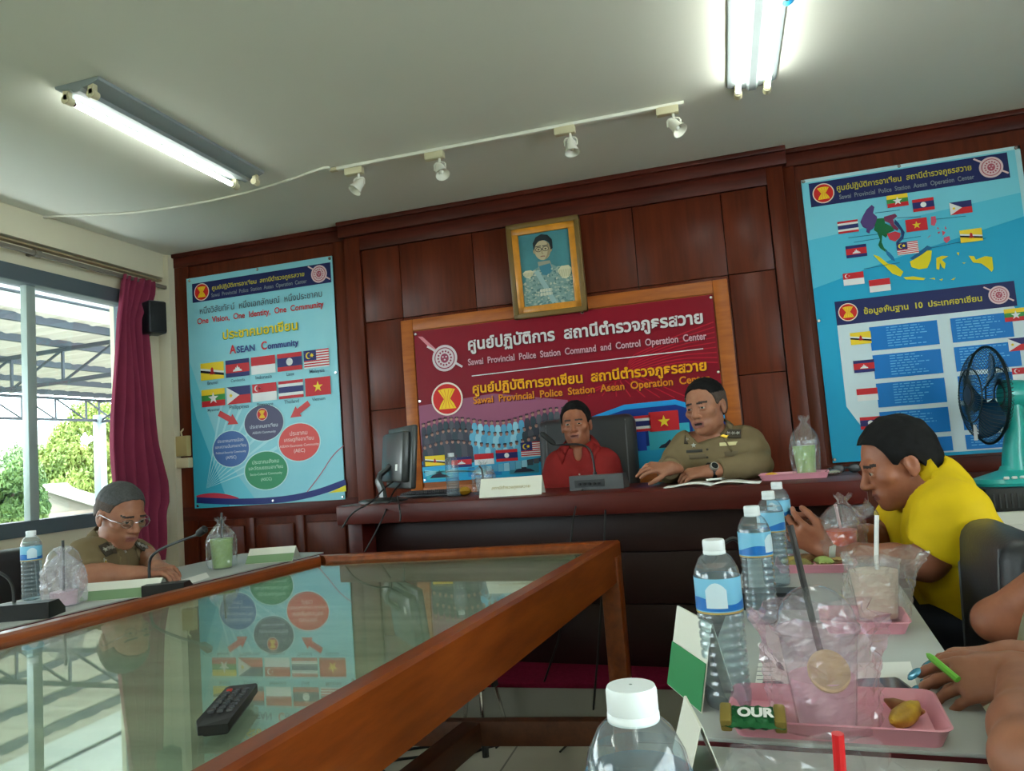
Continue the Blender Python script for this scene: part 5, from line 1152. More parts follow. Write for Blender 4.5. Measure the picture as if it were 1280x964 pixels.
c = ondesk(606, 612, .30); t = thing('plastic_cup', 'clear plastic cup with ice in a bag behind the desk name card', 'drink', c, 0)
cup(t, .11, .034, .045, clear('ice_water', (236, 242, 246), 1.33, .1, (226, 232, 238), .25), .08, False, [(0, 0, .01), (-.008, 0, .12), (-.02, .0, .135)], STW_B); film_bag(t, .055, .155, 60)
# ---------------------------------------------------------------- people: smooth implicit surfaces meshed with surface nets
def surfnet(vol, org, h):
    ins = vol < 0; nx, ny, nz_ = vol.shape
    c8 = [ins[i:nx-1+i, j:ny-1+j, k:nz_-1+k] for i in (0, 1) for j in (0, 1) for k in (0, 1)]
    sm = sum(c.astype(np.int8) for c in c8); act = (sm > 0) & (sm < 8); idx = np.argwhere(act); n = len(idx)
    if n == 0: return np.zeros((0, 3)), np.zeros((0, 4), int)
    acc = np.zeros((n, 3)); cnt = np.zeros(n)
    cor = [(i, j, k) for i in (0, 1) for j in (0, 1) for k in (0, 1)]
    val = {c: vol[idx[:, 0]+c[0], idx[:, 1]+c[1], idx[:, 2]+c[2]] for c in cor}
    for a in cor:
        for ax in range(3):
            if a[ax]: continue
            b = list(a); b[ax] = 1; b = tuple(b); va, vb = val[a], val[b]; m = (va < 0) != (vb < 0)
            t = np.where(m, va/np.where(m, va-vb, 1), 0)
            for d in range(3): acc[:, d] += np.where(m, a[d]+(t if d == ax else 0), 0)
            cnt += m
    pts = (idx+acc/cnt[:, None])*h+org
    lut = -np.ones(act.shape, np.int64); lut[act] = np.arange(n); quads = []
    for ax in range(3):
        s0 = [slice(1, -1)]*3; s0[ax] = slice(0, vol.shape[ax]-1); s1 = list(s0); s1[ax] = slice(1, vol.shape[ax])
        A_, B_ = ins[tuple(s0)], ins[tuple(s1)]; e = np.argwhere(A_ != B_); flip = A_[A_ != B_]
        o = np.array([1, 1, 1]); o[ax] = 0; e = e+o; u, v = [d for d in range(3) if d != ax]
        def cell(du, dv):
            q = e.copy(); q[:, u] -= du; q[:, v] -= dv; return lut[q[:, 0], q[:, 1], q[:, 2]]
        q = np.stack([cell(1, 1), cell(0, 1), cell(0, 0), cell(1, 0)], 1)
        if ax == 1: flip = ~flip
        q[~flip] = q[~flip][:, ::-1]; quads.append(q)
    return pts, np.concatenate(quads)
class Field:
    """signed distance field built on a grid; primitives are blended only in their neighbourhood"""
    def __init__(s, lo, hi, h):
        s.h = h; s.org = np.array(lo, float); n = np.ceil((np.array(hi)-s.org)/h).astype(int)+1
        s.v = np.full(n, .06, np.float32)
    def sub(s, lo, hi):
        a = np.maximum(0, np.floor((np.array(lo)-s.org)/s.h).astype(int)); b = np.minimum(s.v.shape, np.ceil((np.array(hi)-s.org)/s.h).astype(int)+1)
        if (b <= a).any(): return None
        sl = tuple(slice(i, j) for i, j in zip(a, b)); g = np.meshgrid(*[np.arange(i, j)*s.h+o for i, j, o in zip(a, b, s.org)], indexing='ij', sparse=False)
        return sl, np.stack(g, -1).astype(np.float32)
    def add(s, prim, k=.02, grow=0):
        lo, hi = prim.bounds(); pad = .062+grow; r = s.sub(lo-pad, hi+pad)
        if r is None: return
        sl, P = r; d = prim.d(P)-grow; v = s.v[sl]
        hh = np.maximum(k-np.abs(d-v), 0)/max(k, 1e-6); s.v[sl] = np.minimum(d, v)-hh*hh*k*.25
    def cut(s, prim, k=.006, grow=0):
        lo, hi = prim.bounds(); r = s.sub(lo-.03-grow, hi+.03+grow)
        if r is None: return
        sl, P = r; d = -(prim.d(P)-grow); v = s.v[sl]; hh = np.maximum(k-np.abs(d-v), 0)/max(k, 1e-6); s.v[sl] = np.maximum(d, v)+hh*hh*k*.25
    def all(s):
        g = np.meshgrid(*[np.arange(n)*s.h+o for n, o in zip(s.v.shape, s.org)], indexing='ij'); return np.stack(g, -1).astype(np.float32)
    def clip(s, f, k=0):                # keep only where f(P) < 0
        s.v = np.maximum(s.v, f(s.all()))
    def mesh(s): return surfnet(s.v, s.org, s.h)
class Cap:
    """tapered capsule; flat < 1 squashes it along axis fl"""
    def __init__(s, a, b, ra, rb=None, fl=None, flat=1): s.a = np.array(a, float); s.b = np.array(b, float); s.ra = ra; s.rb = ra if rb is None else rb; s.fl = None if fl is None else np.array(V(fl).normalized()); s.flat = flat
    def bounds(s): r = max(s.ra, s.rb); return np.minimum(s.a, s.b)-r, np.maximum(s.a, s.b)+r
    def d(s, P):
        ab = s.b-s.a; L = ab@ab; t = np.clip(((P-s.a)@ab)/max(L, 1e-9), 0, 1); q = P-s.a-t[..., None]*ab
        if s.fl is not None:
            w_ = q@s.fl; q = q+(w_*(1/s.flat-1))[..., None]*s.fl
            return (np.linalg.norm(q, axis=-1)-(s.ra+(s.rb-s.ra)*t))*min(1, s.flat+.15)
        return np.linalg.norm(q, axis=-1)-(s.ra+(s.rb-s.ra)*t)
class Ell:
    def __init__(s, c, r, R=None): s.c = np.array(c, float); s.r = np.array(r, float); s.R = np.eye(3) if R is None else np.array(R)
    def bounds(s): m = s.r.max(); return s.c-m, s.c+m
    def d(s, P):
        q = (P-s.c)@s.R; k0 = np.linalg.norm(q/s.r, axis=-1); k1 = np.linalg.norm(q/(s.r*s.r), axis=-1); return k0*(k0-1)/np.maximum(k1, 1e-6)
class Frame:
    """local frame: x to the person's right, y forward, z up"""
    def __init__(s, o, fwd, up=(0, 0, 1), sc=1):
        s.o = V(o); f = V(fwd).normalized(); r = f.cross(V(up)).normalized(); u = r.cross(f); s.R = np.array([r, f, u]).T; s.sc = sc
        s.M = Matrix((r, f, u)).transposed()
    def p(s, x, y, z): return s.o + s.M @ V((x*s.sc, y*s.sc, z*s.sc))
    def cap(s, a, b, ra, rb=None): return Cap(s.p(*a), s.p(*b), ra*s.sc, (ra if rb is None else rb)*s.sc)
    def ell(s, c, r): return Ell(s.p(*c), np.array(r)*s.sc, s.R)
    def loc(s, P): return (np.asarray(P)-np.array(s.o))@s.R/s.sc
def head_prims(F, h, open_mouth=0, male=True, fat=0):
    add = [(h.ell((0, -.014, .034), (.075+fat, .094, .083)), .02), (h.ell((0, .028, -.028), (.060+fat, .062, .086)), .03), (h.ell((0, .042, -.074), (.044+fat, .043, .036)), .025), (h.ell((0, .070, -.097), (.022, .020, .017)), .022)]
    for s_ in (-1, 1): add += [(h.ell((s_*.044, .056, -.022), (.024, .020, .017)), .02), (h.ell((s_*.050, .004, -.060), (.012+fat, .03, .03)), .02)]
    add.append((h.cap((-.034, .079, .019), (.034, .079, .019), .0115), .016))
    for p, k in add: F.add(p, k)
    for s_ in (-1, 1): F.cut(h.ell((s_*.033, .0985, -.001), (.018, .0125, .0105)), .012)
    for s_ in (-1, 1):
        F.add(h.ell((s_*.031, .0765, -.001), (.0135, .0125, .0125)), .003)
        F.add(h.cap((s_*.020, .0885, .006), (s_*.044, .0825, .005), .0035), .004); F.add(h.cap((s_*.021, .088, -.0085), (s_*.042, .083, -.009), .003), .005)
    F.add(h.cap((0, .086, .010), (0, .107, -.030), .0075, .0125), .010); F.add(h.ell((0, .104, -.034), (.014, .011, .010)), .006)
    for s_ in (-1, 1): F.add(h.ell((s_*.0145, .094, -.036), (.0085, .0105, .008)), .005); F.cut(h.ell((s_*.007, .104, -.043), (.0035, .005, .003)), .002)
    F.add(h.ell((0, .078, -.066), (.030, .018, .018)), .012)
    zo = open_mouth
    for x0, x1 in ((-.023, 0), (0, .023)): F.add(h.cap((x0, .085 if x0 else .094, -.0625+.001+zo*.3), (x1, .094 if x0 else .085, -.0615+zo*.3), .0048), .004); F.add(h.cap((x0, .083 if x0 else .0915, -.0705-zo), (x1, .0915 if x0 else .083, -.0705-zo), .0055), .004)
    F.cut(h.ell((0, .098, -.0662-zo*.3), (.021, .016, .0016+zo*.6)), .002)
    for s_ in (-1, 1):
        F.add(h.ell((s_*.0775, -.010, -.008), (.009, .019, .031)), .006); F.cut(h.ell((s_*.088, -.006, -.004), (.008, .010, .018)), .004); F.add(h.ell((s_*.077, -.002, -.034), (.007, .009, .010)), .005)
def fingers(F, wrist, d, back, side, curl, spread=.12, thumb=(.6, .3), sc=1.0, L=.083, tips=None):
    """hand: palm, four unequal bent fingers and a thumb; back = direction the back of the hand faces, side = direction of the thumb"""
    d, back = V(d).normalized(), V(back); back = (back-d*back.dot(d)).normalized(); sd_ = d.cross(back).normalized()
    if sd_.dot(V(side)) < 0: sd_ = -sd_
    wrist = V(wrist); s_ = sc
    F.add(Cap(wrist-d*.03*s_, wrist+d*.012*s_, .026*s_, .025*s_, back, .72), .02)
    for k, o in enumerate((.030, .010, -.010, -.028)): F.add(Cap(wrist+d*.008*s_+sd_*o*.6*s_, wrist+d*(L-.004*abs(k-1))*s_+sd_*o*s_, .0145*s_, .0115*s_, back, .8), .014)
    F.add(Cap(wrist+d*.012*s_+sd_*.022*s_-back*.006*s_, wrist+d*.048*s_+sd_*.030*s_-back*.008*s_, .017*s_, .013*s_), .014)
    ends = []
    for k, (o, ln) in enumerate(((.031, .068), (.0105, .077), (-.0105, .071), (-.030, .056))):
        p = wrist+d*(L-.004*abs(k-1)-.004)*s_+sd_*o*s_; c = curl[k] if hasattr(curl, '__len__') else curl; a = 0; r = .0088 if k < 3 else .0078
        for j, fr in enumerate((.46, .31, .25)):
            a += c*(.8, 1.15, .8)[j]; dd = (d*math.cos(a)-back*math.sin(a)+sd_*spread*(1.3-k)*.6).normalized(); q = p+dd*ln*fr*s_; F.add(Cap(p, q, (r-.0006*j)*s_, (r-.0006*(j+1))*s_), .003); p = q
        ends.append((p, dd, (back*math.cos(a)+d*math.sin(a)).normalized()))
    p = wrist+d*.030*s_+sd_*.034*s_-back*.006*s_; a0, c = thumb
    for j, ln in enumerate((.036, .030, .024)):
        aa = a0-c*j; dd = (d*math.cos(aa)+sd_*math.sin(aa)-back*(.25+.2*j)).normalized(); q = p+dd*ln*s_; F.add(Cap(p, q, (.0115-.001*j)*s_, (.0105-.001*j)*s_), .006 if j == 0 else .003); p = q
    ends.append((p, dd, (back+sd_*.5).normalized()))
    return ends
def skin(name, rgb, dark): return mat(name, rgb, .48, spec=.4, var=(26, .0, dark), sss=.08)
def as_obj(name, pts, quads, mats, parent, idx=None, smooth=180, iters=0):
    me = bpy.data.meshes.new(name); me.from_pydata([tuple(p) for p in pts], [], [tuple(q) for q in quads])
    for m in mats: me.materials.append(m)
    if idx is not None: me.polygons.foreach_set('material_index', np.asarray(idx, np.int32))
    me.polygons.foreach_set('use_smooth', np.ones(len(me.polygons), bool)); me.update(); return link(name, me, parent)
def noise3(P, f, seed=0):
    x, y, z_ = P[..., 0]*f, P[..., 1]*f, P[..., 2]*f; s_ = seed*1.7
    return (np.sin(x+1.3*np.sin(y*.9+s_)+s_)+np.sin(y*1.1+1.2*np.sin(z_*1.2+s_*2)+.7)+np.sin(z_*.95+1.4*np.sin(x*1.05+s_)+2.1))/3
BROW = mat('brow_hair', (46, 36, 31), .8); LIP = {}
EYEW = mat('eye_white', (168, 152, 138), .3); IRIS = mat('eye_iris', (30, 20, 16), .15)
def person(label, pose, skinm, lipm, shirt, hairm, group=None, group_grid=.004):
    """pose: dict of joints and options, all in room coordinates"""
    g = pose; ch, fwd, up = g['head'], g['face'], g.get('up', (0, 0, 1)); hs = g.get('hs', 1.0)
    h = Frame(ch, fwd, up, hs)
    nb, SL, SR = V(g['neck']), V(g['sl']), V(g['sr']); pel = V(g['pelvis']); bf = V(g['body']).normalized()      # neck base, shoulders, pelvis, chest direction
    arms = [(SL, V(g['el']), V(g['wl']), g.get('hl')), (SR, V(g['er']), V(g['wr']), g.get('hr'))]
    pts_all = [h.p(0, 0, .13), h.p(0, .12, 0), h.p(0, -.12, 0), h.p(.1, 0, 0), h.p(-.1, 0, 0), nb, SL, SR, pel]+[q for a in arms for q in a[:3]]
    for a in arms:
        if a[3]: pts_all.append(a[2]+V(a[3]['d']).normalized()*.2)
    lo = np.min([tuple(p) for p in pts_all], 0)-.10; hi = np.max([tuple(p) for p in pts_all], 0)+.10
    build = g.get('build', 1.0)
    def torso(F, grow=0, k=.05):
        side = (SR-SL).normalized(); up_ = (nb-pel).normalized(); mid = (SL+SR)/2; ch_ = mid.lerp(pel, .30)+bf*.015; wa = mid.lerp(pel, .68)+bf*.02*build
        F.add(Cap(SL.lerp(SR, .12)-up_*.02, SR.lerp(SL, .12)-up_*.02, .072*build, None, bf, .92), k, grow)
        for s_ in (-1, 1):
            F.add(Cap(mid+side*s_*.085-up_*.04, ch_+side*s_*.075-up_*.03, .098*build, .100*build, bf, .98), k, grow)
            F.add(Cap(ch_+side*s_*.07, wa+side*s_*.065, .102*build, .100*build, bf, 1.0), k, grow); F.add(Cap(wa+side*s_*.062, pel+side*s_*.075, .102*build, .110*build, bf, .98), k, grow)
        F.add(Cap(nb-up_*.02, SL.lerp(nb, .25), .050, .055), .05, grow); F.add(Cap(nb-up_*.02, SR.lerp(nb, .25), .050, .055), .05, grow)
    def arm(F, a, grow=0, fore=True, cutoff=1.0, k=.035):
        s_, e, w_, _ = a; F.add(Cap(s_, s_.lerp(e, .45), .058*build, .050*build), k, grow); F.add(Cap(s_.lerp(e, .45), e, .050*build, .041*build), k, grow)
        if fore: F.add(Cap(e, e.lerp(w_, .3), .041*build, .042*build), .02, grow); F.add(Cap(e.lerp(w_, .3), w_, .042*build, .027), .02, grow)
    t = thing('person', label, 'person', (pel.x, pel.y, g.get('ground', 0)), 0, group)
    F = Field(lo, hi, g.get('grid', group_grid))
    torso(F); [arm(F, a) for a in arms]
    neck_top = h.p(0, -.018, -.055); F.add(Cap(nb-V((0, 0, .02)), neck_top, .056*build**.5, .052), .03); head_prims(F, h, g.get('mouth', 0), fat=g.get('fat', 0))
    nails = []
    for a in arms:
        if a[3]:
            H_ = a[3]; nails.append(fingers(F, a[2], H_['d'], H_['back'], H_['side'], H_['curl'], H_.get('spread', .12), H_.get('thumb', (.6, .3)), H_.get('sc', 1.0)))
    pts, q = F.mesh(); L_ = h.loc(pts); c = L_[q].mean(1); idx = np.zeros(len(q), int); zo = g.get('mouth', 0)
    lip = (np.abs(c[:, 0]) < .024) & (c[:, 1] > .078) & (c[:, 2] < -.0575-.0+.0) & (c[:, 2] > -.0765-zo) & (np.abs(c[:, 0]) < .026-.35*np.abs(c[:, 2]+.0665+zo*.4)); idx[lip] = 1
    brow = (np.abs(c[:, 0]) > .012) & (np.abs(c[:, 0]) < .049) & (c[:, 1] > .05) & (np.abs(c[:, 2]-(.0205-.09*np.maximum(0, np.abs(c[:, 0])-.034))) < .0042); idx[brow] = 2
    eye = (c[:, 1] > .0795) & (((np.abs(c[:, 0])-.031)/.0115)**2+((c[:, 2]+.001)/.0040)**2 < 1); idx[eye] = 3
    gx = g.get('gaze', 0); iris = eye & ((np.abs(c[:, 0]-gx-np.sign(c[:, 0])*.031)) < .0056); idx[iris] = 4
    if zo: idx[(np.abs(c[:, 0]) < .018) & (c[:, 1] < .0925) & (c[:, 1] > .07) & (np.abs(c[:, 2]+.0668+zo*.35) < .003+zo*.5)] = 2
    as_obj('body', pts, q, [skinm, lipm, BROW, EYEW, IRIS], t, idx)
    # hair
    hp = g.get('hair', {}); th = hp.get('th', .008)
    lo2, hi2 = np.array(h.o)-.17*hs, np.array(h.o)+.17*hs; HF = Field(lo2, hi2, .004)
    HF.add(h.ell((0, -.014, .034), (.075+g.get('fat', 0)+th, .094+th, .083+th*hp.get('top', 1.3))), .02); HF.add(h.ell((0, -.035, -.01), (.066+th, .07+th, .07)), .02)
    ln = hp.get('line', ((-.13, -.06), (-.08, -.05), (-.04, -.03), (-.018, .012), (.012, .012), (.022, .000), (.032, .006), (.040, .040), (.050, .068), (.066, .079), (.085, .086), (.10, .088)))
    lx, lz = [p[0] for p in ln], [p[1] for p in ln]; slope = .75
    def hc(P):
        l = h.loc(P); zline = np.interp(l[..., 1]+.25*np.maximum(0, np.abs(l[..., 0])-.03)*0, lx, lz) + hp.get('temple', .0)*np.maximum(0, np.abs(l[..., 0])-.035)
        nn = noise3(l, hp.get('freq', 190), 2)*.004; return (zline-l[..., 2]+nn)*slope*hs
    HF.v = HF.v+(noise3(h.loc(HF.all()), hp.get('freq', 190), 5)*hp.get('rough', .0016)).astype(np.float32); HF.clip(hc)
    pts, q = HF.mesh(); side = h.loc(pts)[q].mean(1); hm = [hairm]; idx = None
    if hp.get('fade'): hm.append(hp['fade']); idx = (side[:, 2] < .052-.12*np.maximum(0, -side[:, 1]-.05)).astype(int)
    as_obj('hair', pts, q, hm, t, idx)
    # shirt: trunk and sleeves are shaped apart, the sleeves end at their hems, then both blend
    sh = shirt; gr = sh.get('grow', .010); SF = Field(lo-.03, hi+.03, sh.get('grid', .006)); torso(SF, gr)
    SF.add(Cap(nb-V((0, 0, .03)), nb.lerp(neck_top, .22), .062, .058), .03, .004)
    A_ = SF.all(); fold = (noise3(A_, 38, sh.get('seed', 1))*.0035+noise3(A_, 75, sh.get('seed', 1)+3)*.0018).astype(np.float32)
    for a in arms:
        s_, e, w_, H_ = a; fr = sh['sleeve']; S2 = Field(lo-.03, hi+.03, sh.get('grid', .006)); arm(S2, a, gr+sh.get('sleeve_grow', .002), fore=fr > 1)
        cut_p, cut_d = (s_.lerp(e, fr), (e-s_).normalized()) if fr <= 1 else (e.lerp(w_, fr-1), (w_-e).normalized())
        dd = ((A_-np.array(cut_p))@np.array(cut_d)).astype(np.float32)
        if fr > 1: dd = np.where(np.linalg.norm(A_-np.array(w_), axis=-1) < (w_-e).length*(2-fr)+.09, dd, -1)
        v2 = np.maximum(S2.v, dd); hh = np.maximum(.035-np.abs(v2-SF.v), 0)/.035; SF.v = (np.minimum(v2, SF.v)-hh*hh*.035*.25).astype(np.float32)
    SF.v = (SF.v+fold).astype(np.float32)
    nd_ = (neck_top-nb).normalized(); no = np.array(nb+nd_*sh.get('neck_h', .030))
    SF.v = np.maximum(SF.v, np.where(np.linalg.norm(A_-np.array(nb), axis=-1) < .13, (A_-no)@np.array(nd_), -1).astype(np.float32))
    SF.v = np.maximum(SF.v, (.112*hs-np.linalg.norm(A_-np.array(h.o), axis=-1)).astype(np.float32))
    if sh.get('vee'):                                   # open collar
        vc = nb+bf*.085-V((0, 0, .005)); SF.cut(Ell(vc, (.024, .05, sh['vee'])), .004)
    if 'hem' in sh: SF.v = np.maximum(SF.v, sh['hem']-A_[..., 2])
    pts, q = SF.mesh(); o = as_obj('shirt', pts, q, [sh['mat']], t)
    # collar: a standing band round the neck, open in front, with two flaps
    b = MB(sh.get('collar', sh['mat'])); side = bf.cross(nd_).normalized(); fw_ = nd_.cross(side).normalized(); R0 = sh.get('cr', .072)
    if fw_.dot(bf) < 0: fw_ = -fw_
    def col(u, v):
        a = (.10+.80*u)*2*PI; drop = .018*math.cos(a); r = R0+.006*v*(-1)+(.016*(1-v))
        return nb+fw_*(r*math.cos(a))*1.0+side*(r*math.sin(a))+nd_*(sh.get('c0', .022)+sh.get('ch', .036)*v-drop)
    b.grid(col, 36, 5)
    for s_ in (-1, 1):
        p0 = col(0 if s_ > 0 else 1, 1); a0 = (.24 if s_ > 0 else .76); ix = lambda f: col(f if s_ > 0 else 1-f, 1)
        tip = col(0 if s_ > 0 else 1, 0)+fw_*.020-nd_*.040+side*s_*(.016); out = lambda f: col(f if s_ > 0 else 1-f, .05)+(col(f if s_ > 0 else 1-f, .05)-nb).normalized()*.010-nd_*.012
        def lay(P):
            H_, n_ = surface_hit(t, 'shirt', V(P)+bf*.3, -bf); return V(H_)+V(n_)*.007 if -.02 < (V(H_)-V(P)).dot(bf) < .06 else V(P)
        q0, q1, q2, q3 = p0+fw_*.004, ix(.14)+fw_*.003, lay(out(.17)+side*s_*.012-nd_*.016), lay(tip+side*s_*.010-nd_*.008)
        m0, m1 = lay(q0.lerp(q3, .5)), lay(q1.lerp(q2, .55))
        b.poly([q0, q1, m1, m0]); b.poly([m0, m1, q2, q3]); b.poly([ix(.14)+fw_*.003, ix(.28), out(.30), q2])
    o = b.build('collar', t, smooth=50); o.modifiers.new('thick', 'SOLIDIFY').thickness = .0035
    # trousers, shoes
    tm = g['trousers']; hips = V((bf.x, bf.y, 0)).normalized(); sd_ = hips.cross(V((0, 0, 1))); TF = Field(np.array(pel)-np.array((.75, .75, pel.z-g.get('ground', 0))), np.array(pel)+np.array((.75, .75, .16)), .012)
    gz_ = g.get('ground', 0); tl = g.get('thigh', .44)
    TF.add(Cap(pel-sd_*.07, pel+sd_*.07, .125*build), .03)
    for s_ in (-1, 1):
        kn = pel+hips*tl+sd_*s_*.13+V((0, 0, .01)); an = V((kn.x, kn.y, gz_+.09))+hips*g.get('shin', .02)
        TF.add(Cap(pel+sd_*s_*.085, kn, .088, .064), .04); TF.add(Cap(kn, an, .062, .050), .02)
        f0 = V((an.x, an.y, gz_)); sb = MB(g.get('shoe', BLACK)); 
        sb.tube([f0-hips*.055+V((0, 0, .045)), f0+V((0, 0, .05)), f0+hips*.08+V((0, 0, .038)), f0+hips*.17+V((0, 0, .026)), f0+hips*.205+V((0, 0, .022))], [.036, .048, .044, .036, .012], n=14, smooth=1, flat=.8); sb.build('shoe', t)
    pts, q = TF.mesh(); as_obj('trousers', pts, q, [tm], t)
    return t, h, nails, dict(nb=nb, bf=bf, side=side, nd=nd_)
def nail_parts(t, ends, m, sc=1.0, ln=.011):
    for p, d, bk in ends:
        b = MB(m); T = Matrix((d, d.cross(bk).normalized(), bk)).transposed()
        b.ball(p+d*.003*sc+bk*.0052*sc, (ln*sc, .0058*sc, .0022*sc), None, 12, T); b.build('fingernail', t)
def stick(t, name, P, n, up, size, m, mb=None, shape=None):
    """small badge lying on cloth at P with outward normal n"""
    n = V(n).normalized(); r = V(up).cross(n).normalized(); u = n.cross(r); b = MB(m)
    if shape == 'wing':
        b.prism([P+r*(x*size[0])+u*(z_*size[1]) for x, z_ in ((-.5, .15), (-.25, .5), (-.08, .2), (.08, .2), (.25, .5), (.5, .15), (.2, -.3), (0, -.5), (-.2, -.3))], n*.004)
    elif shape == 'star':
        b.prism([P+r*(math.cos(PI/2+PI*i/5)*size[0]*(1 if i % 2 == 0 else .45))+u*(math.sin(PI/2+PI*i/5)*size[0]*(1 if i % 2 == 0 else .45)) for i in range(10)], n*.004)
    else: b.box(P, (size[0], size[1], .005), None, Matrix((r, u, n)).transposed(), bev=.001)
    return b.build(name, t, smooth=30)
def surface_hit(t, name, P, d):
    """where a straight line from P along d meets the named part of t"""
    for c in t.children:
        if c.name.split('.')[0] == name:
            bpy.context.view_layer.update(); M_ = chain(c); ok, lo_, nn, _ = c.ray_cast(M_.inverted() @ V(P), (M_.to_3x3().inverted() @ V(d)).normalized())
            if ok: return M_ @ lo_, (M_.to_3x3() @ nn).normalized()
    return V(P), -V(d)
# ---------------------------------------------------------------- the people
SK1 = skin('skin_warm_brown', (150, 96, 72), (132, 80, 58)); LP1 = mat('lips_brown', (126, 70, 60), .45)
SK2 = skin('skin_tan', (164, 112, 86), (146, 94, 70)); LP2 = mat('lips_tan', (138, 82, 74), .45)
SK3 = skin('skin_deep_brown', (160, 100, 72), (138, 82, 58)); LP3 = mat('lips_deep', (118, 66, 58), .45)
HAIR = mat('black_hair', (16, 15, 15), .8, spec=.2, var=(120, .3)); HGREY = mat('grey_hair', (62, 62, 62), .7, var=(160, .35)); FADE = mat('shaved_hair', (72, 58, 50), .8, var=(200, .3))
KHAKI = mat('khaki_uniform', (118, 102, 74), .8, spec=.2, var=(14, .08), bump=(260, .2, .0008)); KHAKID = mat('dark_khaki', (62, 54, 42), .8)
REDSH = mat('dark_red_shirt', (136, 30, 28), .75, spec=.25, var=(10, .12), bump=(240, .2, .0008)); YELSH = mat('yellow_shirt', (210, 176, 6), .75, spec=.25, var=(9, .06), bump=(260, .2, .0008))
DARKTR = mat('dark_trousers', (34, 36, 42), .85, spec=.15); KHTR = mat('khaki_trousers', (104, 90, 66), .85, spec=.15)
SILV = mat('silver_badge', (210, 210, 204), .3, metal=.8); GOLDB = mat('gold_badge', (206, 166, 50), .35, metal=.6)
DESKF = (PZ+.0)
# man in the red shirt at the panel desk
Y = 3.60; hc_ = at(720, 530, y=Y-.02); nbk = at(725, 563, y=Y+.02)
r = dict(head=hc_, face=(.02, -1, -.02), up=(-.03, 0, 1), hs=.90, neck=nbk, sl=at(759, 581, y=Y+.03), sr=at(696, 585, y=Y+.03), pelvis=V((nbk.x, Y+.02, PZ+.42)), body=(0, -1, .05), ground=PZ-.0, thigh=.32, shin=-.10,
         el=at(773, 634, y=Y-.02), er=at(680, 637, y=Y-.02), wl=at(757, 655, y=Y-.24), wr=at(698, 660, y=Y-.24), hl=dict(d=(-.35, -1, 0), back=(0, 0, 1), side=(-1, 0, 0), curl=.35), hr=dict(d=(.35, -1, 0), back=(0, 0, 1), side=(1, 0, 0), curl=.35),
         hair=dict(th=.009, top=1.5), trousers=DARKTR, build=.80)
for k_ in ('wl', 'wr'): r[k_].z = min(r[k_].z, .80)
t, h, _, I = person('man in a dark red short sleeved shirt facing the camera at the panel desk', r, SK3, LP3, dict(mat=REDSH, sleeve=.86, vee=.055, grow=.012, ch=.034, seed=2, hem=PZ+.44), HAIR)
for zz in (.0, -.075, -.15):
    P, n = surface_hit(t, 'shirt', I['nb']+V((0, -.4, -.115+zz)), (0, 1, 0)); MB(mat('shirt_button', (214, 200, 190), .4)).ball(P, (.005, .003, .005), None, 8).build('button', t)
P, n = surface_hit(t, 'shirt', at(706, 605, y=Y-.4), (0, 1, 0)); stick(t, 'pocket_flap', P, n, (0, 0, 1), (.075, .018), mat('red_flap', (112, 22, 22), .8))

# uniformed officer speaking at the panel desk
Y = 3.46; hc_ = at(882, 508, y=Y-.03); nbk = at(893, 546, y=Y+.03); tb_ = .93
wl = at(886, 592, y=3.22); wl.z = .975; wr = at(838, 585, y=3.20); wr.z = max(wr.z, 1.0)
r = dict(head=hc_, face=(-.46, -.88, -.10), up=(-.08, 0, 1), hs=1.04, neck=nbk, sl=at(936, 556, y=Y+.03), sr=at(857, 562, y=Y+.0), pelvis=V((nbk.x+.02, Y+.12, PZ+.48)), body=(-.15, -1, .0), ground=PZ, thigh=.32, shin=-.10,
         el=at(951, 592, y=3.34), er=at(838, 606, y=3.38), wl=wl, wr=wr, hl=dict(d=(-1, -.1, -.05), back=(0, -.5, 1), side=(0, 0, 1), curl=.55), hr=dict(d=(-.75, -.35, .1), back=(.1, -.5, .9), side=(.3, -1, .3), curl=(.3, .35, .45, .55), thumb=(.7, .3)),
         mouth=.006, hair=dict(th=.006, fade=FADE, top=1.3), trousers=KHTR, build=.96, fat=.002)
r['er'].z = max(r['er'].z, .985); r['el'].z = max(r['el'].z, .985)
t, h, _, I = person('uniformed officer in khaki speaking with one hand raised at the panel desk', r, SK2, LP2, dict(mat=KHAKI, sleeve=1.80, grow=.012, ch=.034, seed=4, hem=PZ+.42), HAIR)
def uniform(t, I, r, wing=None):
    for s_, sh_ in ((1, r['sr']), (-1, r['sl'])):
        a, c = V(sh_).lerp(V(r['neck']), .70)+V((0, 0, .12))+I['bf']*.15, V(sh_).lerp(V(r['neck']), .12)+V((0, 0, .12))+I['bf']*.15
        q = [surface_hit(t, 'shirt', a.lerp(c, f), V((0, 0, -1))-I['bf']*.85)[0]+(V((0, 0, 1))+I['bf'])*.002 for f in (0, .5, 1)]
        b = MB(KHAKID); w_ = (I['bf']*.75-V((0, 0, .75)))*.024
        for p0, p1 in zip(q, q[1:]): b.prism([p0-w_, p1-w_, p1+w_, p0+w_], (V((0, 0, 1))+I['bf'])*.0025)
        bd = b.build('shoulder_board', t)
        for f in (.35, .6, .85): 
            p0 = (q[0].lerp(q[1], f*2) if f < .5 else q[1].lerp(q[2], f*2-1))+(V((0, 0, 1))+I['bf'])*.003; stick(bd, 'rank_star', p0, V((0, 0, 1))+I['bf'], I['side'], (.011, .011), SILV, shape='star')
uniform(t, I, r)
d_ = V(I['bf'])*-1
def badge(name, px, py, size, m, shape=None):
    o_ = at(px, py, y=2.9); P, n = surface_hit(t, 'shirt', o_, (o_-V((0, 0, CAMZ))).normalized()); stick(t, name, P+n*.001, n, (0, 0, 1), size, m, shape=shape)
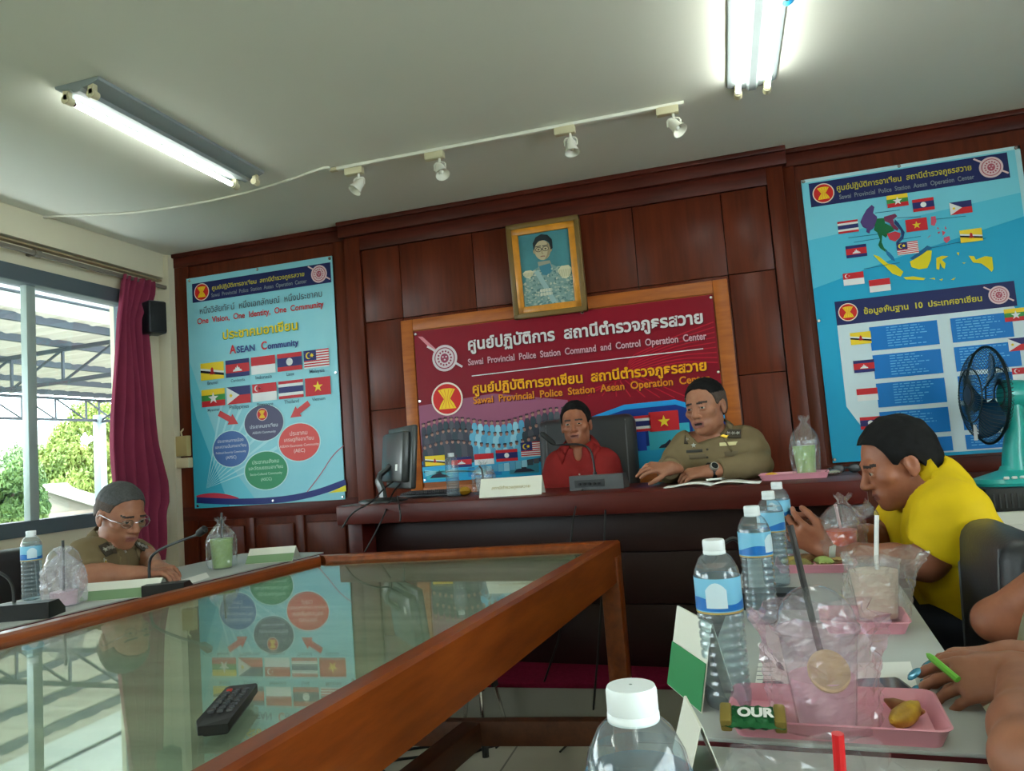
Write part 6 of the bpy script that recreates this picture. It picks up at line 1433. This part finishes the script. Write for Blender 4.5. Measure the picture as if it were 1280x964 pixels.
badge('wing_badge', 909, 546, (.062, .022), GOLDB, 'wing'); badge('ribbon_bar', 911, 555, (.078, .016), mat('ribbon_pale', (214, 204, 150), .5)); badge('name_tag', 868, 564, (.07, .013), mat('name_tag_dark', (40, 38, 34), .4)); badge('chest_badge', 867, 557, (.012, .012), SILV, 'star')
for px, py in ((884, 562), (884, 572)): badge('button', px, py, (.009, .009), KHAKID)
badge('pocket_flap', 870, 571, (.085, .020), mat('khaki_flap', (100, 86, 62), .8)); badge('pocket_flap', 915, 567, (.085, .020), mat('khaki_flap', (100, 86, 62), .8))
e_, w_ = V(r['el']), V(r['wl']); dd = (w_-e_).normalized(); wc_ = w_-dd*.012
T = dd.to_track_quat('Z', 'Y').to_matrix().to_4x4(); T.translation = wc_
MB(BLACK).lathe([(.034, -.009), (.036, -.009), (.036, .009), (.034, .009), (.034, -.009)], T=T, n=24).build('watch_strap', t)
n = (at(884, 583, y=2.6)-wc_); n = (V((0, 0, CAMZ))-wc_).normalized()+V((0, 0, .5)); n = (n-dd*n.dot(dd)).normalized()
wp = MB(SILV).cyl(wc_+n*.032, wc_+n*.044, .019, .017, n=24).build('watch_case', t); MB(mat('watch_dial', (20, 26, 24), .2)).cyl(wc_+n*.044, wc_+n*.0446, .014, n=24).build('dial', wp)

# bespectacled officer writing at the left table
Y = 2.36; hc_ = at(151, 643, y=Y); nbk = at(138, 684, y=Y+.01)
p1, p2 = ltab(.06, .02), ltab(.08, .13)
wl = at(196, 724, y=2.36); wl.z = .79; wr = at(175, 733, y=2.20); wr.z = .79
r = dict(head=hc_, face=(.93, -.20, -.34), up=(.34, -.05, .94), hs=1.0, neck=nbk, sl=at(168, 700, y=Y+.20), sr=at(103, 704, y=Y-.18), pelvis=V((nbk.x-.17, Y-.02, .52)), body=(1, -.12, -.12), thigh=.42,
         el=at(183, 735, y=2.56), er=at(112, 748, y=2.12), wl=wl, wr=wr, hl=dict(d=(.9, -.45, -.05), back=(0, 0, 1), side=(0, -1, 0), curl=.35), hr=dict(d=(.85, .5, -.02), back=(0, 0, 1), side=(-.3, 1, 0), curl=.5),
         hair=dict(th=.005, fade=FADE, top=1.2, line=((-.13, -.04), (-.08, -.03), (-.04, -.01), (-.018, .02), (.012, .022), (.03, .022), (.042, .05), (.055, .07), (.07, .08), (.085, .086), (.10, .088))), trousers=KHTR, build=.95)
for k_ in ('el', 'er'): r[k_].z = max(r[k_].z, .80)
t, h, _, I = person('officer in khaki with glasses looking down at his hands beside the window', r, SK2, LP2, dict(mat=KHAKI, sleeve=.96, grow=.014, ch=.034, seed=6, hem=.46), HGREY)
uniform(t, I, r)
for px, py, nm, sz, m, sp in ((131, 702, 'chest_badge', (.012, .012), SILV, 'star'), (156, 689, 'collar_pin', (.010, .010), SILV, 'star'), (132, 708, 'unit_badge', (.02, .02), GOLDB, 'star')):
    o_ = at(px, py, y=1.7); P, n = surface_hit(t, 'shirt', o_, (o_-V((0, 0, CAMZ))).normalized()); stick(t, nm, P, n, (0, 0, 1), sz, m, shape=sp)
gm = mat('glasses_metal', (150, 150, 150), .25, metal=.8); b = MB(gm)
for s_ in (-1, 1):
    b.tube([h.p(s_*.034+.024*math.cos(a), .100-.006*abs(math.cos(a)), -.004+.016*math.sin(a)) for a in np.linspace(0, 2*PI, 25)], .0012, n=5)
    b.tube([h.p(s_*.058, .096, 0), h.p(s_*.078, .06, .002), h.p(s_*.083, -.005, .004), h.p(s_*.083, -.02, -.012)], .0014, n=5)
b.tube([h.p(-.010, .101, 0), h.p(0, .106, .003), h.p(.010, .101, 0)], .0013, n=5); gl = b.build('glasses', t)
for s_ in (-1, 1): MB(clear('spectacle_lens', (240, 244, 246), 1.7, .0)).poly([h.p(s_*.034+.0235*math.cos(a), .0985-.006*abs(math.cos(a)), -.004+.0155*math.sin(a)) for a in np.linspace(0, 2*PI, 24)]).build('lens', gl)

# man in the yellow shirt at the right-hand table
Y = 2.30; hc_ = at(1122, 578, y=Y); nbk = at(1170, 598, y=Y+.0)
wl = at(1034, 688, y=2.20); wr = at(1032, 668, y=2.34)
r = dict(head=hc_, face=(-.95, -.10, -.30), up=(-.30, 0, .95), hs=1.0, neck=nbk, sl=at(1196, 648, y=Y-.19), sr=at(1146, 634, y=Y+.20), pelvis=V((at(1245, 752, y=Y).x, Y, .56)), body=(-.93, 0, -.35), thigh=.40,
         el=at(1158, 706, y=Y-.17), er=at(1108, 676, y=Y+.20), wl=wl, wr=wr, hl=dict(d=(-.80, .05, .55), back=(-.25, -.80, -.30), side=(.5, -.1, .85), curl=(.40, .45, .5, .55), thumb=(.5, .3)), hr=dict(d=(-.85, -.1, .42), back=(.2, .75, .45), side=(.3, -.5, .8), curl=(.35, .4, .45, .5), thumb=(.5, .3)),
         hair=dict(th=.010, top=1.5, rough=.003, freq=120), trousers=DARKTR, build=.96, fat=.001)
t, h, _, I = person('man in a bright yellow polo shirt leaning over the right table with clasped hands', r, SK3, LP3, dict(mat=YELSH, sleeve=.72, grow=.016, sleeve_grow=.010, ch=.030, seed=9, hem=.46, cr=.070), HAIR)
p_ = r['pelvis']; office_chair('black office chair on which the man in the yellow shirt sits', (p_.x+.02, p_.y, 0), PI/2, .46, .86, 'black office chairs', .08, .42)
w_ = V(r['wl']); e_ = V(r['el']); dd = (w_-e_).normalized(); T = dd.to_track_quat('Z', 'Y').to_matrix().to_4x4(); T.translation = w_-dd*.018
MB(SILV).lathe([(.0285, -.008), (.0305, -.008), (.0305, .008), (.0285, .008), (.0285, -.008)], T=T, n=24).build('wristwatch', t)

# person with folded arms at the right edge
BEIGE = mat('cream_blouse', (206, 196, 178), .8, var=(8, .06), bump=(200, .2, .001)); PINKSH = mat('dusty_pink_shirt', (188, 128, 122), .8, var=(8, .08)); 
Y = 1.50; el_ = at(1244, 776, y=1.46); cx = el_.x+.17
r = dict(head=V((cx+.10, Y+.02, 1.22)), face=(-1, .25, -.05), hs=.95, neck=V((cx+.12, Y, 1.06)), sl=V((cx+.08, Y-.15, .985)), sr=V((cx+.10, Y+.17, .985)), pelvis=V((cx+.18, Y, .52)), body=(-1, .1, .0), thigh=.36,
         el=el_, er=V((cx-.05, Y+.20, .76)), wl=V((cx+.06, Y+.03, .685)), wr=V((cx+.01, Y-.10, .80)), hl=dict(d=(.7, .7, 0), back=(-.6, .6, .3), side=(0, 0, 1), curl=.5, sc=.9), hr=dict(d=(.4, -1, .0), back=(-1, -.3, .3), side=(0, 0, 1), curl=.5, sc=.9),
         hair=dict(th=.02, top=1.3), trousers=DARKTR, build=.78)
t, h, _, I = person('person in a cream blouse with folded arms at the right edge beside the padded chair', r, SK3, LP3, dict(mat=BEIGE, sleeve=.62, grow=.010, seed=12, hem=.46), HAIR)
p_ = r['pelvis']; office_chair('black office chair on which the person in the cream blouse sits', (p_.x+.02, p_.y, 0), PI/2, .44, .86, 'black office chairs', .08, .40)
bagc = at(1262, 838, y=1.42); bt = thing('handbag', 'khaki canvas bag on the lap behind the hands with blue nails', 'bag', (bagc.x, bagc.y, bagc.z-.1), 0)
BAGM = mat('bag_canvas', (128, 122, 96), .85, var=(20, .1)); BF = Field(np.array(bagc)-.2, np.array(bagc)+.2, .008)
BF.add(Cap(bagc+V((-.07, -.03, -.03)), bagc+V((.10, .03, -.02)), .055, .065), .03); BF.add(Cap(bagc+V((-.06, -.03, -.07)), bagc+V((.10, .02, -.07)), .05), .03); BF.v = (BF.v+noise3(BF.all(), 45, 3)*.005).astype(np.float32)
pts, q = BF.mesh(); as_obj('bag_body', pts, q, [BAGM], bt)
MB(mat('bag_trim', (70, 66, 54), .7)).tube([bagc+V((-.12, -.05, -.01)), bagc+V((-.05, -.06, .035)), bagc+V((.05, -.05, .05)), bagc+V((.14, .0, .04))], .005, smooth=2).build('zip_seam', bt)
MB(BAGM).tube([bagc+V((.0, -.05, .03)), bagc+V((.02, -.06, .11)), bagc+V((.06, -.05, .16)), bagc+V((.12, -.02, .14))], .014, flat=.4, smooth=2).build('strap', bt)

# person with blue nails writing, body outside the frame at lower right
bx_ = .62; by_ = .74
wl = at(1286, 901, y=1.10); wl.z = max(wl.z, .79); wr = at(1274, 872, y=1.18); wr.z = max(wr.z, .785)
r = dict(head=V((bx_+.02, by_+.02, 1.20)), face=(-.9, .35, -.25), hs=.95, neck=V((bx_+.06, by_, 1.04)), sl=V((bx_+.03, by_-.15, .97)), sr=V((bx_+.06, by_+.17, .97)), pelvis=V((bx_+.16, by_, .52)), body=(-1, .15, -.1), thigh=.36,
         el=V((.46, .74, .735)), er=V((.56, .98, .76)), wl=wl, wr=wr, hl=dict(d=(-.97, .06, -.10), back=(-.05, -.62, .78), side=(-.1, .8, .6), curl=(.32, .36, .42, .48), thumb=(.5, .25), sc=.84), hr=dict(d=(-.97, -.02, -.10), back=(0, -.45, .9), side=(-.2, -.9, .1), curl=(.4, .42, .45, .5), thumb=(.4, .2), sc=.88),
         hair=dict(th=.02, top=1.3), trousers=DARKTR, build=.84, grid=.0035)
r['el'] = wl+(at(1292, 964, y=.86)-wl).normalized()*.23
SK4 = skin('skin_light_brown', (158, 104, 78), (138, 88, 64))
t, h, nails, I = person('person in dusty pink with blue fingernails holding a green pen over the right table', r, SK4, LP2, dict(mat=PINKSH, sleeve=.90, grow=.012, seed=15, hem=.46), HAIR)
p_ = r['pelvis']; office_chair('black office chair on which the person in dusty pink sits', (p_.x+.02, p_.y, 0), PI/2, .44, .86, 'black office chairs', .08, .40)
NAILM = mat('blue_nail_polish', (70, 150, 176), .2, metal=.3, coat=.6)
for e_ in nails: nail_parts(t, e_, NAILM, 1.15, .0125)
fe = nails[1]; p0 = at(1158, 817, y=1.12); p1 = at(1188, 842, y=1.09)
GP = mat('green_pen', (110, 190, 60), .4); pen('green pen held between the fingers with blue nails', p1+(p1-p0)*.3, p0, GP, GP, .0045)
